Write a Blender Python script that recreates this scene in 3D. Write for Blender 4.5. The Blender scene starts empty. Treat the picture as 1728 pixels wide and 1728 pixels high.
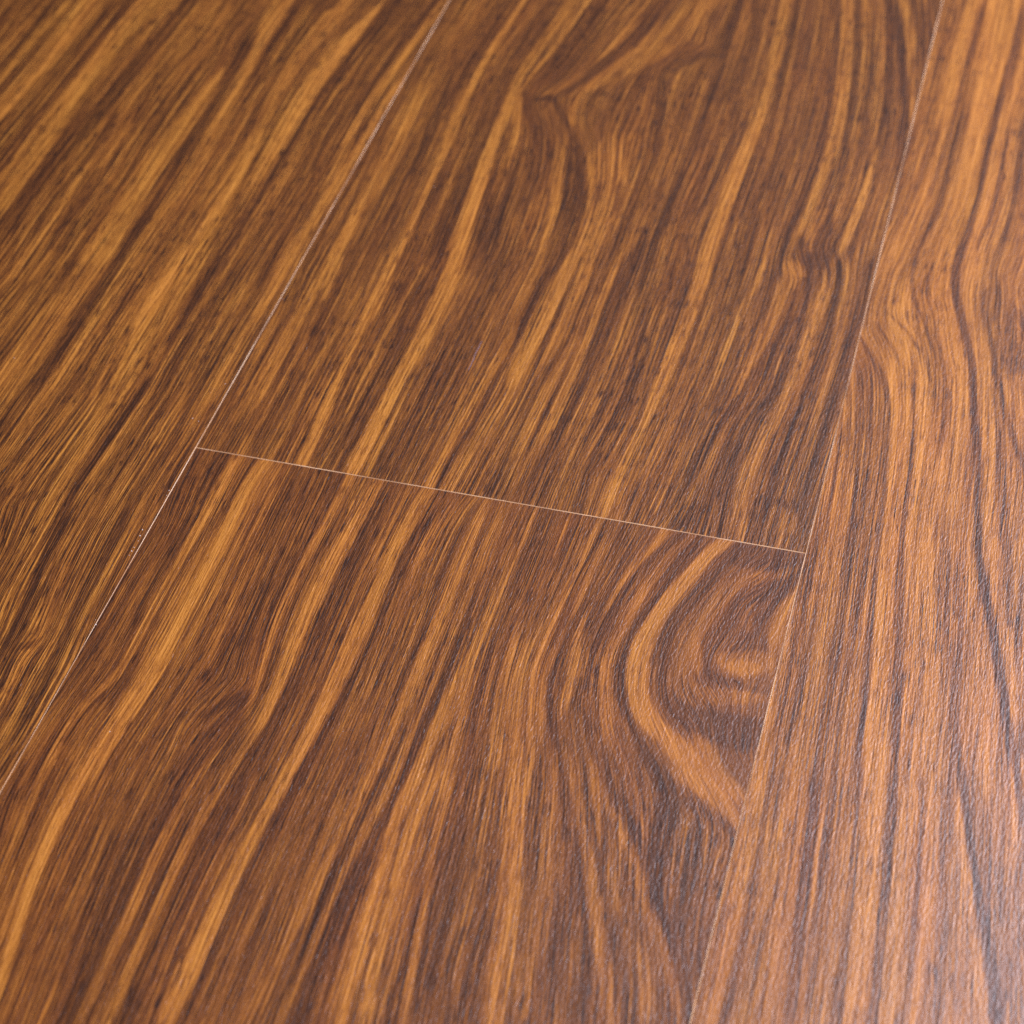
import bpy, math, random
import numpy as np
from mathutils import Matrix, Vector

# ---------------------------------------------------------------- camera, light, exposure
S = bpy.context.scene
COL = S.collection
ROT = [[0.96722, -0.1686138, 0.1898809], [0.2539397, 0.6422259, -0.7232293], [0.0, 0.7477401, 0.6639915]]
LOC = [0.235591, -0.509153, 0.463519]
cd = bpy.data.cameras.new('camera')
cd.lens = 50.0
cd.sensor_fit = 'HORIZONTAL'
cd.sensor_width = 22.1551
cd.clip_start = 0.01
cd.clip_end = 100.0
cd.dof.use_dof = True
cd.dof.focus_distance = 0.675
cd.dof.aperture_fstop = 8.5
cd.dof.aperture_blades = 9
cam = bpy.data.objects.new('camera', cd)
COL.objects.link(cam)
m = Matrix([ROT[0] + [LOC[0]], ROT[1] + [LOC[1]], ROT[2] + [LOC[2]], [0, 0, 0, 1]])
cam.matrix_world = m
S.camera = cam

wd = bpy.data.worlds.new('World')
S.world = wd
wd.use_nodes = True
bg = wd.node_tree.nodes['Background']
bg.inputs[0].default_value = (0.80, 0.72, 0.66, 1)
bg.inputs[1].default_value = 0.05

def area(name, loc, target, size, size_y, power, col):
    l = bpy.data.lights.new(name, 'AREA')
    l.shape = 'RECTANGLE'
    l.size, l.size_y, l.energy, l.color = size, size_y, power, col
    o = bpy.data.objects.new(name, l)
    COL.objects.link(o)
    o.location = loc
    d = Vector(target) - Vector(loc)
    o.rotation_euler = d.to_track_quat('-Z', 'Y').to_euler()
    return o

C0 = Vector((0.20, 0.0, 0.0))
def at(d, r):
    return tuple(C0 + Vector(d).normalized() * r)
# the daylight window, high ahead and to the right of the camera
area('window_light', at((0.38, 0.55, 0.75), 2.4), C0, 0.95, 0.85, 98.0, (0.76, 0.81, 1.0))
# unseen warm fill added on the right for diffuse light and relief
area('warm_fill_light', at((0.95, -0.22, 0.72), 1.55), C0, 0.8, 0.8, 33.0, (1.0, 0.89, 0.72))

S.view_settings.view_transform = 'Standard'
S.view_settings.look = 'None'
S.view_settings.exposure = 0.17
S.view_settings.gamma = 1.0
S.cycles.use_denoising = False
S.cycles.max_bounces = 4

# ---------------------------------------------------------------- helpers
def lin(r, g, b):
    f = lambda c: (c / 255 / 12.92) if c / 255 <= 0.04045 else ((c / 255 + 0.055) / 1.055) ** 2.4
    return (f(r), f(g), f(b))

class NT:
    def __init__(self, name):
        self.m = bpy.data.materials.new(name)
        self.m.use_nodes = True
        self.t = self.m.node_tree
        self.t.nodes.clear()
        self.out = self.t.nodes.new('ShaderNodeOutputMaterial')
    def n(self, kind, **kw):
        x = self.t.nodes.new(kind)
        for k, v in kw.items():
            setattr(x, k, v)
        return x
    def l(self, a, b):
        self.t.links.new(a, b)
    def put(self, sock, v):
        if hasattr(v, 'is_output'):
            self.l(v, sock)
        else:
            sock.default_value = v
    def math(self, op, a, b=0.0, c=None, clamp=False):
        x = self.n('ShaderNodeMath', operation=op, use_clamp=clamp)
        self.put(x.inputs[0], a)
        self.put(x.inputs[1], b)
        if c is not None:
            self.put(x.inputs[2], c)
        return x.outputs[0]
    def noise(self, sx, sy, x, y, detail=2.0, rough=0.5, seed=0.0, dist=0.0):
        cmb = self.n('ShaderNodeCombineXYZ')
        self.l(self.math('MULTIPLY_ADD', x, sx, seed * 13.7 + 3.1), cmb.inputs[0])
        self.l(self.math('MULTIPLY_ADD', y, sy, seed * 7.3 + 1.7), cmb.inputs[1])
        t = self.n('ShaderNodeTexNoise', noise_dimensions='2D')
        self.l(cmb.outputs[0], t.inputs['Vector'])
        t.inputs['Scale'].default_value = 1.0
        t.inputs['Detail'].default_value = detail
        t.inputs['Roughness'].default_value = rough
        t.inputs['Distortion'].default_value = dist
        return t.outputs['Fac']
    def step(self, v, lo, hi):
        x = self.n('ShaderNodeMapRange', interpolation_type='SMOOTHSTEP')
        self.put(x.inputs[0], v)
        x.inputs[1].default_value, x.inputs[2].default_value = lo, hi
        return x.outputs[0]

K = 1.35   # albedo = display colour / K
RAMP = [(0.00, (50, 27, 18)), (0.14, (73, 40, 21)), (0.30, (99, 55, 26)), (0.46, (127, 73, 31)),
        (0.62, (150, 90, 35)), (0.78, (176, 109, 42)), (1.00, (208, 137, 60))]

def wood(name, seed, red=0.0, amp=1.0):
    N = NT(name)
    a_s = N.n('ShaderNodeAttribute', attribute_name='flow').outputs['Fac']
    a_t = N.n('ShaderNodeAttribute', attribute_name='tone').outputs['Fac']
    tc = N.n('ShaderNodeTexCoord')
    sep = N.n('ShaderNodeSeparateXYZ')
    N.l(tc.outputs['Object'], sep.inputs[0])
    u = N.math('MULTIPLY', sep.outputs[0], 1000.0)
    v = N.math('MULTIPLY', sep.outputs[1], 1000.0)
    calm = N.n('ShaderNodeAttribute', attribute_name='calm').outputs['Fac']
    p = N.math('ADD', N.math('MULTIPLY', u, 0.2), N.math('MULTIPLY', a_s, 0.8))
    nA = N.noise(0.42, 0.0045, a_s, v, 3, 0.55, seed)
    nB = N.noise(1.5, 0.007, a_s, v, 2, 0.55, seed + 1)
    nE = N.noise(4.4, 0.020, p, v, 1, 0.5, seed + 2)
    nP = N.noise(3.9, 0.13, p, v, 1, 0.5, seed + 3)
    nD = N.noise(0.12, 0.012, a_s, v, 2, 0.5, seed + 4)
    nG = N.noise(0.05, 0.02, a_s, v, 2, 0.5, seed + 5)
    # fine lines are strongest in the middle tones and fade where the figure swirls
    mid = N.math('SUBTRACT', 1.0, N.math('MULTIPLY', N.math('ABSOLUTE', N.math('SUBTRACT', a_t, 0.5)), 0.9))
    mid = N.math('MULTIPLY', mid, N.math('MULTIPLY_ADD', calm, 0.75, 0.25))
    fine = N.math('ADD', N.math('MULTIPLY', N.math('SUBTRACT', nB, 0.5), 0.95 * amp),
                  N.math('MULTIPLY', N.math('SUBTRACT', nE, 0.5), 1.45 * amp))
    t = N.math('ADD', a_t, N.math('MULTIPLY', N.math('SUBTRACT', nA, 0.5), N.math('MULTIPLY_ADD', calm, 0.27 * amp, 0.09 * amp)))
    t = N.math('ADD', t, N.math('MULTIPLY', fine, mid))
    nF = N.noise(6.5, 0.055, p, v, 1, 0.5, seed + 9)
    nS = N.noise(3.4, 1.1, u, v, 1, 0.5, seed + 10)
    t = N.math('ADD', t, N.math('MULTIPLY', N.math('SUBTRACT', nF, 0.5), 0.85))
    t = N.math('ADD', t, N.math('MULTIPLY', N.math('SUBTRACT', nS, 0.5), 0.26))
    pore = N.step(nP, 0.575, 0.67)
    dens = N.step(nG, 0.35, 0.65)
    pore = N.math('MULTIPLY', pore, N.math('MULTIPLY_ADD', dens, 0.55, 0.45))
    pore = N.math('MULTIPLY', pore, N.math('MULTIPLY_ADD', calm, 0.8, 0.2))
    t = N.math('SUBTRACT', t, N.math('MULTIPLY', pore, 0.50 * amp), clamp=True)
    r = N.n('ShaderNodeValToRGB')
    el = r.color_ramp.elements
    while len(el) < len(RAMP):
        el.new(0.5)
    for e, (p, c) in zip(el, RAMP):
        e.position = p
        k = lin(*c)
        e.color = (k[0] / K, k[1] / K, k[2] / K, 1)
    N.l(t, r.inputs[0])
    hs = N.n('ShaderNodeHueSaturation')
    N.l(r.outputs[0], hs.inputs['Color'])
    N.l(N.math('MULTIPLY_ADD', N.math('SUBTRACT', nD, 0.5), -0.008, 0.5 - red), hs.inputs['Hue'])
    bs = N.n('ShaderNodeBsdfPrincipled')
    N.l(hs.outputs[0], bs.inputs['Base Color'])
    N.l(N.math('MULTIPLY_ADD', nA, 0.06, 0.355), bs.inputs['Roughness'])
    bs.inputs['IOR'].default_value = 1.46
    # pressed lacquer texture: short ridges along the plank plus a fine orange-peel
    e1 = N.noise(1.6, 0.50, u, v, 1, 0.5, seed + 7, 0.4)
    e2 = N.noise(0.70, 0.045, u, v, 1, 0.5, seed + 8)
    h = N.math('ADD', e1, N.math('MULTIPLY', e2, 0.55))
    b = N.n('ShaderNodeBump')
    b.inputs['Strength'].default_value = 1.0
    b.inputs['Distance'].default_value = 0.00010
    N.l(h, b.inputs['Height'])
    N.l(b.outputs[0], bs.inputs['Normal'])
    N.l(bs.outputs[0], N.out.inputs[0])
    return N.m

def core_mat():
    N = NT('fibreboard_core')
    tc = N.n('ShaderNodeTexCoord')
    t = N.n('ShaderNodeTexNoise')
    N.l(tc.outputs['Object'], t.inputs['Vector'])
    t.inputs['Scale'].default_value = 40.0
    t.inputs['Detail'].default_value = 3.0
    r = N.n('ShaderNodeValToRGB')
    r.color_ramp.elements[0].position = 0.36
    r.color_ramp.elements[0].color = (*lin(180, 138, 106), 1)
    r.color_ramp.elements[1].position = 0.60
    r.color_ramp.elements[1].color = (*lin(232, 200, 172), 1)
    N.l(t.outputs['Fac'], r.inputs[0])
    b = N.n('ShaderNodeBsdfPrincipled')
    b.inputs['Roughness'].default_value = 0.7
    N.l(r.outputs[0], b.inputs['Base Color'])
    N.l(b.outputs[0], N.out.inputs[0])
    return N.m

def plain(name, col, rough):
    N = NT(name)
    t = N.n('ShaderNodeTexNoise')
    t.inputs['Scale'].default_value = 400.0
    r = N.n('ShaderNodeValToRGB')
    r.color_ramp.elements[0].color = (*[c * 0.8 for c in col], 1)
    r.color_ramp.elements[1].color = (*col, 1)
    N.l(t.outputs['Fac'], r.inputs[0])
    b = N.n('ShaderNodeBsdfPrincipled')
    b.inputs['Roughness'].default_value = rough
    N.l(r.outputs[0], b.inputs['Base Color'])
    N.l(b.outputs[0], N.out.inputs[0])
    return N.m

def mesh_obj(name, co, quads, mat, parent=None, attrs=None):
    co = np.asarray(co, np.float32)
    quads = np.asarray(quads, np.int32)
    me = bpy.data.meshes.new(name)
    me.vertices.add(len(co))
    me.vertices.foreach_set('co', co.ravel())
    nf = len(quads)
    me.loops.add(nf * 4)
    me.loops.foreach_set('vertex_index', quads.ravel())
    me.polygons.add(nf)
    me.polygons.foreach_set('loop_start', np.arange(0, nf * 4, 4, dtype=np.int32))
    me.update(calc_edges=True)
    for k, d in (attrs or {}).items():
        a = me.attributes.new(k, 'FLOAT', 'POINT')
        a.data.foreach_set('value', np.asarray(d, np.float32).ravel())
    me.validate()
    me.materials.append(mat)
    o = bpy.data.objects.new(name, me)
    COL.objects.link(o)
    if parent:
        o.parent = parent
    return o

# ---------------------------------------------------------------- figure of the grain
# every line is one streak of the figure: plank, then points (across, along, half width in tenths of a millimetre
# from the corner where the two middle planks meet the left one; tone in percent)
STREAKS = """
L -1243,2569,20,12 -1244,2283,17,12 -1246,2088,16,12 -1247,1880,16,12 -1249,1691,16,12 -1248,1518,18,12 -1246,1307,21,12
L -1347,2542,29,35 -1328,2250,37,35 -1320,2026,40,35 -1318,1762,40,35 -1320,1472,40,35
L -1393,2530,35,75 -1385,2269,36,75 -1384,2000,37,75 -1391,1794,38,75 -1400,1652,37,75
L -1543,2490,15,20 -1534,2281,14,20 -1531,2104,14,20 -1533,1948,14,20
L -1478,2458,17,70 -1499,2153,19,70 -1506,1887,22,70
L -1454,2415,9,35 -1456,2238,8,35 -1459,1997,8,35 -1461,1788,8,35
L -1693,2451,17,20 -1687,2294,17,20
L -1618,2471,14,28 -1615,2288,11,28 -1611,2123,14,28
L -1564,2448,11,65 -1575,2227,14,65 -1583,2061,14,65
L -1151,2593,67,75 -1172,2385,52,75 -1177,2211,44,75 -1167,1889,33,75 -1154,1595,30,75 -1148,1374,30,75 -1143,1162,28,75 -1139,1070,26,75
L -1210,2056,17,68 -1208,1815,19,68 -1207,1522,22,68 -1211,1352,23,68 -1218,1245,23,68
L -1007,2631,34,15 -1016,2402,34,15 -1024,2279,36,15 -1040,2057,41,15 -1055,1866,46,15 -1066,1701,49,15 -1078,1525,49,15 -1088,1353,48,15 -1093,1204,47,15 -1091,1048,47,15 -1086,951,46,15
L -1096,2200,38,45 -1107,2015,35,45 -1107,1837,33,45
L -902,2536,61,55 -931,2254,42,55 -956,2025,28,55 -982,1794,16,55
L -913,1652,10,65 -929,1457,12,65 -935,1271,13,65 -931,1026,15,65 -926,881,18,65 -923,720,26,60 -928,668,31,50 -935,638,42,40
L -991,1759,11,20 -982,1554,11,20 -978,1403,11,20 -978,1248,10,20
L -882,1433,21,28 -879,1237,20,28 -877,1092,19,28 -873,991,17,28 -862,842,15,28 -856,728,15,25 -855,601,15,25 -856,485,15,25 -855,435,14,25
L -897,1656,5,65 -900,1449,7,65
L -898,1914,33,40 -863,1644,38,40 -833,1426,32,40
L -886,1852,19,30 -890,1743,13,30
L -807,2116,17,25 -800,1924,19,25 -796,1776,18,25 -794,1662,16,25
L -820,2250,19,60 -832,2087,16,60 -835,1952,14,60
L -705,2053,25,75 -704,1887,31,75 -705,1701,37,75 -707,1518,40,75 -708,1304,42,75 -709,1123,43,75 -710,956,44,75 -710,876,44,75
L -715,2585,28,30 -729,2402,34,30 -694,2237,46,30
L -653,2363,40,12 -650,2249,34,12 -646,2069,28,12 -640,1862,25,12 -634,1719,25,12 -628,1615,25,12 -620,1494,23,12 -614,1338,19,12 -612,1198,18,12 -611,1056,20,12 -610,901,24,14 -609,754,28,15 -609,629,30,15 -611,513,30,15 -611,403,29,15 -610,311,28,15 -610,201,28,15 -613,114,29,15 -615,28,31,15 -615,-58,32,15 -613,-107,32,15
L -518,1499,13,33 -510,1338,12,33 -504,1194,13,33 -500,1050,15,33 -498,860,20,36 -497,726,23,36 -498,564,26,36 -498,443,28,36 -499,289,29,36 -500,169,28,36 -503,71,26,36 -508,-26,24,36 -513,-121,24,36 -518,-230,24,36
L -651,2725,44,65 -632,2488,33,65 -619,2334,26,65 -614,2266,24,62 -604,2072,24,62 -592,1863,25,62 -581,1660,26,62 -576,1533,25,62 -572,1324,23,62 -571,1141,21,62 -571,931,19,62 -569,863,18,68 -566,709,18,68 -565,546,18,68 -564,426,18,68 -564,321,17,68 -564,209,16,68 -566,97,15,68 -569,-3,14,68 -573,-82,14,68 -577,-164,13,68
L -587,2741,18,20 -572,2492,19,20 -562,2298,19,20 -556,2137,17,20
L -526,2635,11,50 -528,2428,11,50 -528,2280,12,50 -527,2088,13,44 -523,1942,14,38 -516,1738,15,38 -509,1552,16,38
L -470,2747,45,20 -488,2677,27,20 -493,2469,16,20 -493,2309,14,20 -492,2176,15,20 -488,2044,16,20 -480,1932,17,20 -449,1674,16,33 -432,1481,14,33 -428,1375,11,33 -425,1208,8,33 -408,1012,6,33 -390,909,5,35 -341,570,4,35
L -421,2711,45,72 -436,2528,40,72 -450,2323,36,72 -454,2160,35,72 -449,1982,34,72 -436,1825,32,72 -429,1760,32,85 -406,1567,34,85 -393,1389,36,85 -391,1240,37,85 -394,1116,38,85 -401,968,39,85 -408,818,40,85 -411,687,41,85 -409,572,41,85 -403,468,40,85 -393,373,38,85
L -309,2790,16,30 -352,2544,17,30 -369,2412,17,30 -378,2258,15,30 -379,2114,13,30 -375,1921,10,30 -370,1742,8,30 -367,1599,8,30
L -248,2793,16,85 -278,2607,28,85 -304,2436,36,85 -323,2266,39,85 -334,2104,41,85 -339,1915,41,85 -338,1726,41,85 -333,1556,40,85 -331,1498,39,85
L -212,2840,34,12 -222,2705,30,12 -232,2552,26,12 -244,2354,23,12 -254,2160,20,12 -259,2036,19,12 -264,1874,18,12 -268,1715,17,12 -269,1564,16,12 -271,1394,14,12 -272,1324,14,14 -275,1202,15,15 -278,1089,15,15 -280,985,15,12 -280,838,15,10 -280,731,15,10 -279,593,14,10 -277,486,15,10 -274,363,15,10 -271,255,17,10 -270,152,18,10 -271,52,19,10 -273,-39,20,10 -276,-129,20,10 -279,-212,20,10 -279,-294,21,10 -273,-388,20,10 -264,-472,19,10 -251,-564,18,10 -236,-666,17,10 -222,-765,17,10 -211,-852,18,10 -201,-941,19,10 -192,-1026,21,10
L -123,2789,54,30 -151,2623,54,30 -170,2454,53,30 -178,2275,53,30 -177,2096,52,30 -174,1927,50,30 -169,1763,46,30 -164,1595,42,30 -160,1425,40,30 -161,1255,37,30 -170,1103,34,30 -191,889,29,30 -202,767,26,30 -209,650,23,30 -215,486,19,30
L -218,2271,14,45 -227,2112,11,45 -235,1958,8,45
L -60,2830,17,17 -74,2652,18,17 -89,2475,18,17 -104,2270,17,17 -111,2128,17,17 -112,2011,16,17
L -20,2841,20,70 -37,2628,19,70 -51,2452,18,70 -59,2313,18,70 -66,2123,17,70 -69,1997,16,70 -71,1818,15,70 -73,1672,14,70 -76,1545,13,70
L -26,2344,8,30 -40,2210,9,30 -48,2099,10,30 -54,1933,9,30 -59,1772,8,30
L -17,2178,16,75 -23,2004,16,75 -28,1828,16,75 -31,1623,16,75 -33,1433,15,75 -35,1284,15,75 -38,1139,16,75 -39,1053,17,75 -39,1007,17,72 -40,883,16,72 -44,763,15,72 -47,682,15,68 -52,559,13,65 -55,430,13,65 -57,310,13,65 -59,198,13,65 -61,106,14,65
L -90,1621,13,25 -98,1448,12,25 -104,1294,12,25 -107,1149,13,25 -106,1030,14,25 -104,982,15,25 -95,859,15,25
U 111,2924,45,50 101,2739,55,50 73,2601,42,50
U 24,2902,17,33 32,2670,19,33 39,2510,19,33 46,2362,17,33
U 242,2959,34,20 227,2792,39,20 210,2611,41,20 198,2461,39,20 193,2331,34,20 193,2200,27,20
U 87,2261,33,62 94,2047,39,62 99,1818,42,62 100,1657,40,62 98,1518,34,62 95,1394,25,62
U 101,1338,20,75 98,1135,22,75 97,1029,22,75 96,891,22,75 97,761,20,75 98,619,18,75 98,502,18,75 97,382,19,75 97,286,21,75
U 166,1893,32,30 175,1711,42,30 172,1610,36,30
U 210,1376,51,30 213,1190,50,30
U 334,2326,34,28 356,2156,22,28 362,2008,16,28
U 308,2079,16,40 323,1903,16,40 321,1749,16,40
U 474,1995,8,30 486,1843,11,30 503,1697,11,30
U 567,1664,31,20 577,1501,41,20 590,1335,51,20
U 288,2971,14,60 280,2811,14,69 272,2672,14,78 262,2525,14,78 257,2376,15,78 260,2217,15,78 266,2067,16,78 274,1925,16,78 281,1766,16,78 289,1602,16,78 295,1449,16,78 299,1315,17,78 304,1140,19,82 309,1017,21,85 315,896,21,85 321,770,21,85 326,655,20,85 327,562,19,85 329,465,18,85 331,363,18,85 334,263,18,85 338,158,18,85 342,68,18,85 344,11,18,85
U 409,2929,42,18 390,2690,33,18 381,2538,29,18 380,2443,27,18 386,2245,25,17 396,2079,24,17 409,1899,24,17 417,1744,25,17 424,1578,26,17 431,1405,26,17 438,1274,25,17 451,1073,23,20 457,945,22,20 460,817,22,20 458,650,22,20 456,542,22,20 455,437,22,20 454,318,24,20 453,226,26,20 451,113,31,20
U 473,3020,23,72 461,2851,21,72 445,2680,19,72 429,2528,18,72 421,2405,17,72 422,2300,18,77 433,2135,20,82 442,1990,22,82 452,1821,24,82 463,1654,25,82 477,1494,27,82 493,1346,28,82 507,1212,27,85 517,1084,26,88 522,976,26,88 524,866,26,88 523,775,26,88 520,662,25,88 516,562,25,88 513,466,25,88 512,372,26,88 511,295,27,88 509,219,27,88 507,135,28,88 504,53,29,88
U 531,3035,17,60 518,2875,16,60 504,2715,15,60 488,2576,13,60 473,2463,11,60
U 513,2956,6,30 491,2770,5,30 476,2613,7,30
U 442,2288,14,65 475,2144,15,65 505,2005,15,65 513,1919,14,65 517,1807,11,65 533,1625,10,65
U 582,2974,46,20 579,2781,56,20 571,2615,43,20 552,2450,40,20 497,2346,25,20 501,2216,25,20 561,2071,16,20
U 719,3010,23,45 688,2881,16,45
U 749,2849,13,65 721,2736,13,65 699,2649,10,65
U 834,3041,43,17 795,2851,31,17 765,2733,27,17 724,2613,25,17 681,2503,22,17 639,2399,19,17 611,2332,16,17
U 1009,3160,54,60 963,2992,58,60 914,2843,62,60 849,2681,58,60 786,2548,48,60 727,2440,32,60 687,2374,19,60
U 904,2520,67,30 893,2394,68,30 878,2248,62,30 861,2118,51,30
U 693,2398,13,66 677,2303,16,66 676,2215,16,66 692,2137,11,66
U 629,2448,16,52 592,2360,14,52 553,2306,12,52
U 1055,2719,25,20 990,2633,24,20 946,2565,16,20 960,2446,20,20 993,2291,19,20 1019,2086,16,20
U 858,2033,32,58 870,1934,54,58 886,1837,61,58
U 655,2149,11,20 700,2073,13,20 754,1963,15,20 798,1854,16,20 834,1734,15,20 861,1578,13,20 874,1428,10,20
U 536,2258,15,10 572,2278,17,10 614,2224,13,10 655,2149,11,10
U 944,1753,31,60 945,1599,27,60 947,1465,25,60 952,1309,24,60 956,1243,23,68 963,1112,22,68 964,975,21,68 960,847,20,68 953,710,18,68
U 989,1794,15,55 983,1627,15,55 983,1438,15,55
U 839,1805,16,78 864,1694,15,78 887,1526,15,78 896,1398,17,78 897,1291,21,80 892,1161,27,82 887,1037,30,82 883,925,31,82 878,823,30,82 871,721,29,82 870,590,25,82 873,533,23,62 868,450,21,62 857,378,19,62 844,290,17,62 832,196,16,62 825,109,17,62 818,20,17,62
U 957,1766,13,20 973,1624,8,20
U 589,2025,41,22 629,1882,41,22 647,1738,37,22 646,1587,31,22
U 730,1958,22,20 771,1817,28,20 802,1677,27,20 829,1493,22,20 845,1328,21,20 847,1268,22,20 844,1130,24,20 842,973,23,20 844,822,21,20 846,699,16,20
U 699,1971,13,70 711,1850,17,70 732,1727,18,70 755,1616,16,70 772,1496,13,70 781,1394,12,70 791,1262,16,68 793,1137,19,65 792,1029,18,65 793,919,15,65 798,859,15,65 804,791,15,75 800,710,16,75 790,618,15,75 782,523,13,75 773,424,13,75 767,338,13,75 765,246,12,75 763,138,12,75 760,61,13,75 759,12,13,75
U 1313,2268,21,25 1290,2056,21,25 1268,1846,22,25 1246,1648,24,25
U 1273,2153,8,42 1263,1946,8,42
U 1032,2656,22,45 1025,2408,27,45
U 1185,2964,17,40 1192,2641,14,40 1181,2340,8,40
U 1133,3144,14,12 1143,2880,14,12 1154,2631,13,12 1164,2349,13,12 1166,2151,13,12 1162,1972,13,12 1157,1795,14,12 1155,1650,14,12 1158,1501,16,12 1166,1367,21,12 1171,1281,26,30 1180,1107,32,30 1186,939,33,30 1190,771,28,30 1193,653,23,30
U 1201,3137,15,25 1219,2856,16,25 1237,2572,16,25 1251,2358,16,25
U 1049,1644,15,25 1033,1498,14,25 1017,1361,13,25 1004,1245,11,30 991,1099,10,30 984,994,9,30
U 1176,1526,10,50 1187,1374,15,50
U 1314,3240,20,80 1328,3025,21,80 1341,2829,21,80 1353,2628,19,80 1356,2530,19,80 1356,2439,21,80 1354,2280,25,80 1350,2122,27,80 1346,1968,28,80 1343,1818,29,80 1341,1671,30,80 1342,1511,32,80 1345,1417,32,82 1348,1275,31,85 1348,1152,30,85 1345,1037,28,85 1341,928,27,85 1337,828,27,85 1334,730,26,85 1331,626,23,85 1327,541,20,85 1323,462,18,85 1317,384,16,85 1312,301,15,85 1307,219,15,85 1304,132,15,85 1303,48,15,85
U 1354,3251,18,22 1366,3071,16,22 1379,2840,13,22 1389,2649,11,22 1397,2451,10,22 1403,2331,10,22 1412,2192,10,25 1421,2038,11,25
U 1417,2734,11,50 1428,2515,12,50 1438,2299,13,50 1448,2096,13,50
U 1410,3241,20,22 1427,3027,21,22 1447,2743,21,22 1460,2523,19,22 1470,2310,17,22 1474,2155,16,22 1478,1953,16,22
U 1471,3159,23,38 1502,2813,20,38 1532,2486,17,38
U 1515,3256,15,20 1546,3000,15,20 1571,2774,16,20 1594,2526,16,20 1609,2297,17,20 1614,2045,16,20 1610,1861,16,20 1600,1675,14,20 1593,1542,13,20 1590,1459,12,25 1589,1320,11,25 1587,1241,11,26 1574,1042,14,27 1563,911,15,27 1553,804,14,27 1543,705,13,27
U 1550,3302,24,72 1584,3069,24,72 1613,2843,24,72 1637,2624,24,72 1649,2464,24,72 1655,2308,23,72 1655,2152,21,72 1650,2000,18,72 1642,1868,16,72 1632,1731,14,72 1624,1625,12,72
U 1585,3312,12,15 1620,3078,12,15 1653,2831,12,15 1675,2634,12,15 1691,2442,13,15 1704,2266,13,15 1716,2085,13,15
U 1619,3283,15,60 1654,3028,14,60 1687,2749,14,60 1716,2450,13,60 1727,2293,13,60 1734,2141,13,60 1737,2023,13,60 1739,1826,13,60
U 1711,2845,14,27 1727,2649,13,27 1742,2434,13,27 1751,2279,14,27 1759,2079,14,27 1763,1880,13,27
U 1674,3273,27,48 1718,2986,25,48 1754,2710,23,48 1778,2467,20,48 1790,2288,16,48
U 1783,2033,13,55 1773,1883,13,55
U 1717,3309,15,20 1761,2997,15,20 1789,2776,15,20 1811,2560,14,20 1825,2372,13,20 1831,2268,12,20 1837,2050,13,20 1838,1910,13,20
U 1826,2226,10,75 1824,2123,14,75 1820,1997,17,75 1809,1850,18,75 1799,1742,17,75 1784,1602,14,75
U 1773,3336,18,62 1818,3128,19,62 1859,2905,18,62 1889,2690,14,62 1906,2530,8,62
U 1750,3281,18,14 1792,3064,18,14 1834,2843,17,14 1863,2660,15,14 1882,2493,15,14 1896,2316,16,14
U 1858,3322,35,30 1885,3148,23,30 1897,3009,11,30
U 1894,2162,26,30 1889,1962,25,30 1878,1814,20,30
U 1888,1817,13,50 1890,1636,13,50 1892,1506,14,20 1894,1356,14,20 1895,1207,15,20 1895,1073,15,20 1894,943,16,20 1891,821,16,20 1888,716,17,20 1887,617,17,20 1885,513,17,20 1882,414,16,20 1879,313,15,20
U 1656,1852,15,60 1661,1654,15,60
U 1731,1709,15,15 1721,1576,25,15 1744,1527,30,15
R 1955,3347,23,30 1961,3050,20,30 1965,2821,19,30 1967,2625,20,30 1967,2440,21,30
R 1946,2749,14,50 1945,2573,13,50
R 1942,2381,24,33 1941,2174,26,33 1933,1954,25,33
R 2011,2399,13,25 2004,2273,14,25 1994,2111,14,25 1982,1990,13,25 1959,1810,11,25 1947,1729,10,25
R 2046,3433,20,80 2040,3250,22,80 2034,3030,25,80 2031,2815,25,80 2029,2619,25,80 2024,2404,23,80 2016,2224,23,80 2005,2046,23,80 1992,1893,24,80 1976,1733,24,80 1964,1604,24,80
R 2103,3289,17,55 2098,2969,16,55 2091,2692,15,55 2084,2524,13,55
R 2077,3367,11,15 2075,3103,12,15 2073,2883,12,15 2071,2717,11,15 2065,2524,9,15 2057,2334,8,15 2049,2151,7,15 2044,1993,6,15
R 2139,3457,35,82 2144,3157,38,82 2148,2925,37,82 2153,2704,33,82 2159,2490,31,82 2164,2284,31,82 2164,2084,32,82 2158,1917,33,82 2145,1745,32,82 2141,1622,31,82 2153,1492,29,80 2186,1285,31,80 2220,1126,30,80 2257,971,29,80 2278,821,28,80 2280,631,27,80 2270,444,26,80
R 2090,2472,8,20 2085,2262,7,20 2087,2064,7,20 2081,1892,7,20 2058,1720,7,20 2044,1604,7,18 2044,1481,7,17 2061,1366,6,17 2084,1300,6,17 2110,1237,6,17 2144,1138,5,17
R 2112,2726,5,40 2107,2372,5,40
R 2214,3477,17,75 2208,3173,18,75 2202,2908,16,75 2197,2715,13,75
R 2268,3130,14,75 2264,2958,19,75 2256,2731,22,75 2249,2512,22,75 2244,2305,20,75 2239,2105,20,75 2236,1907,21,75 2236,1765,23,75 2242,1580,24,75 2246,1447,22,75
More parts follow.
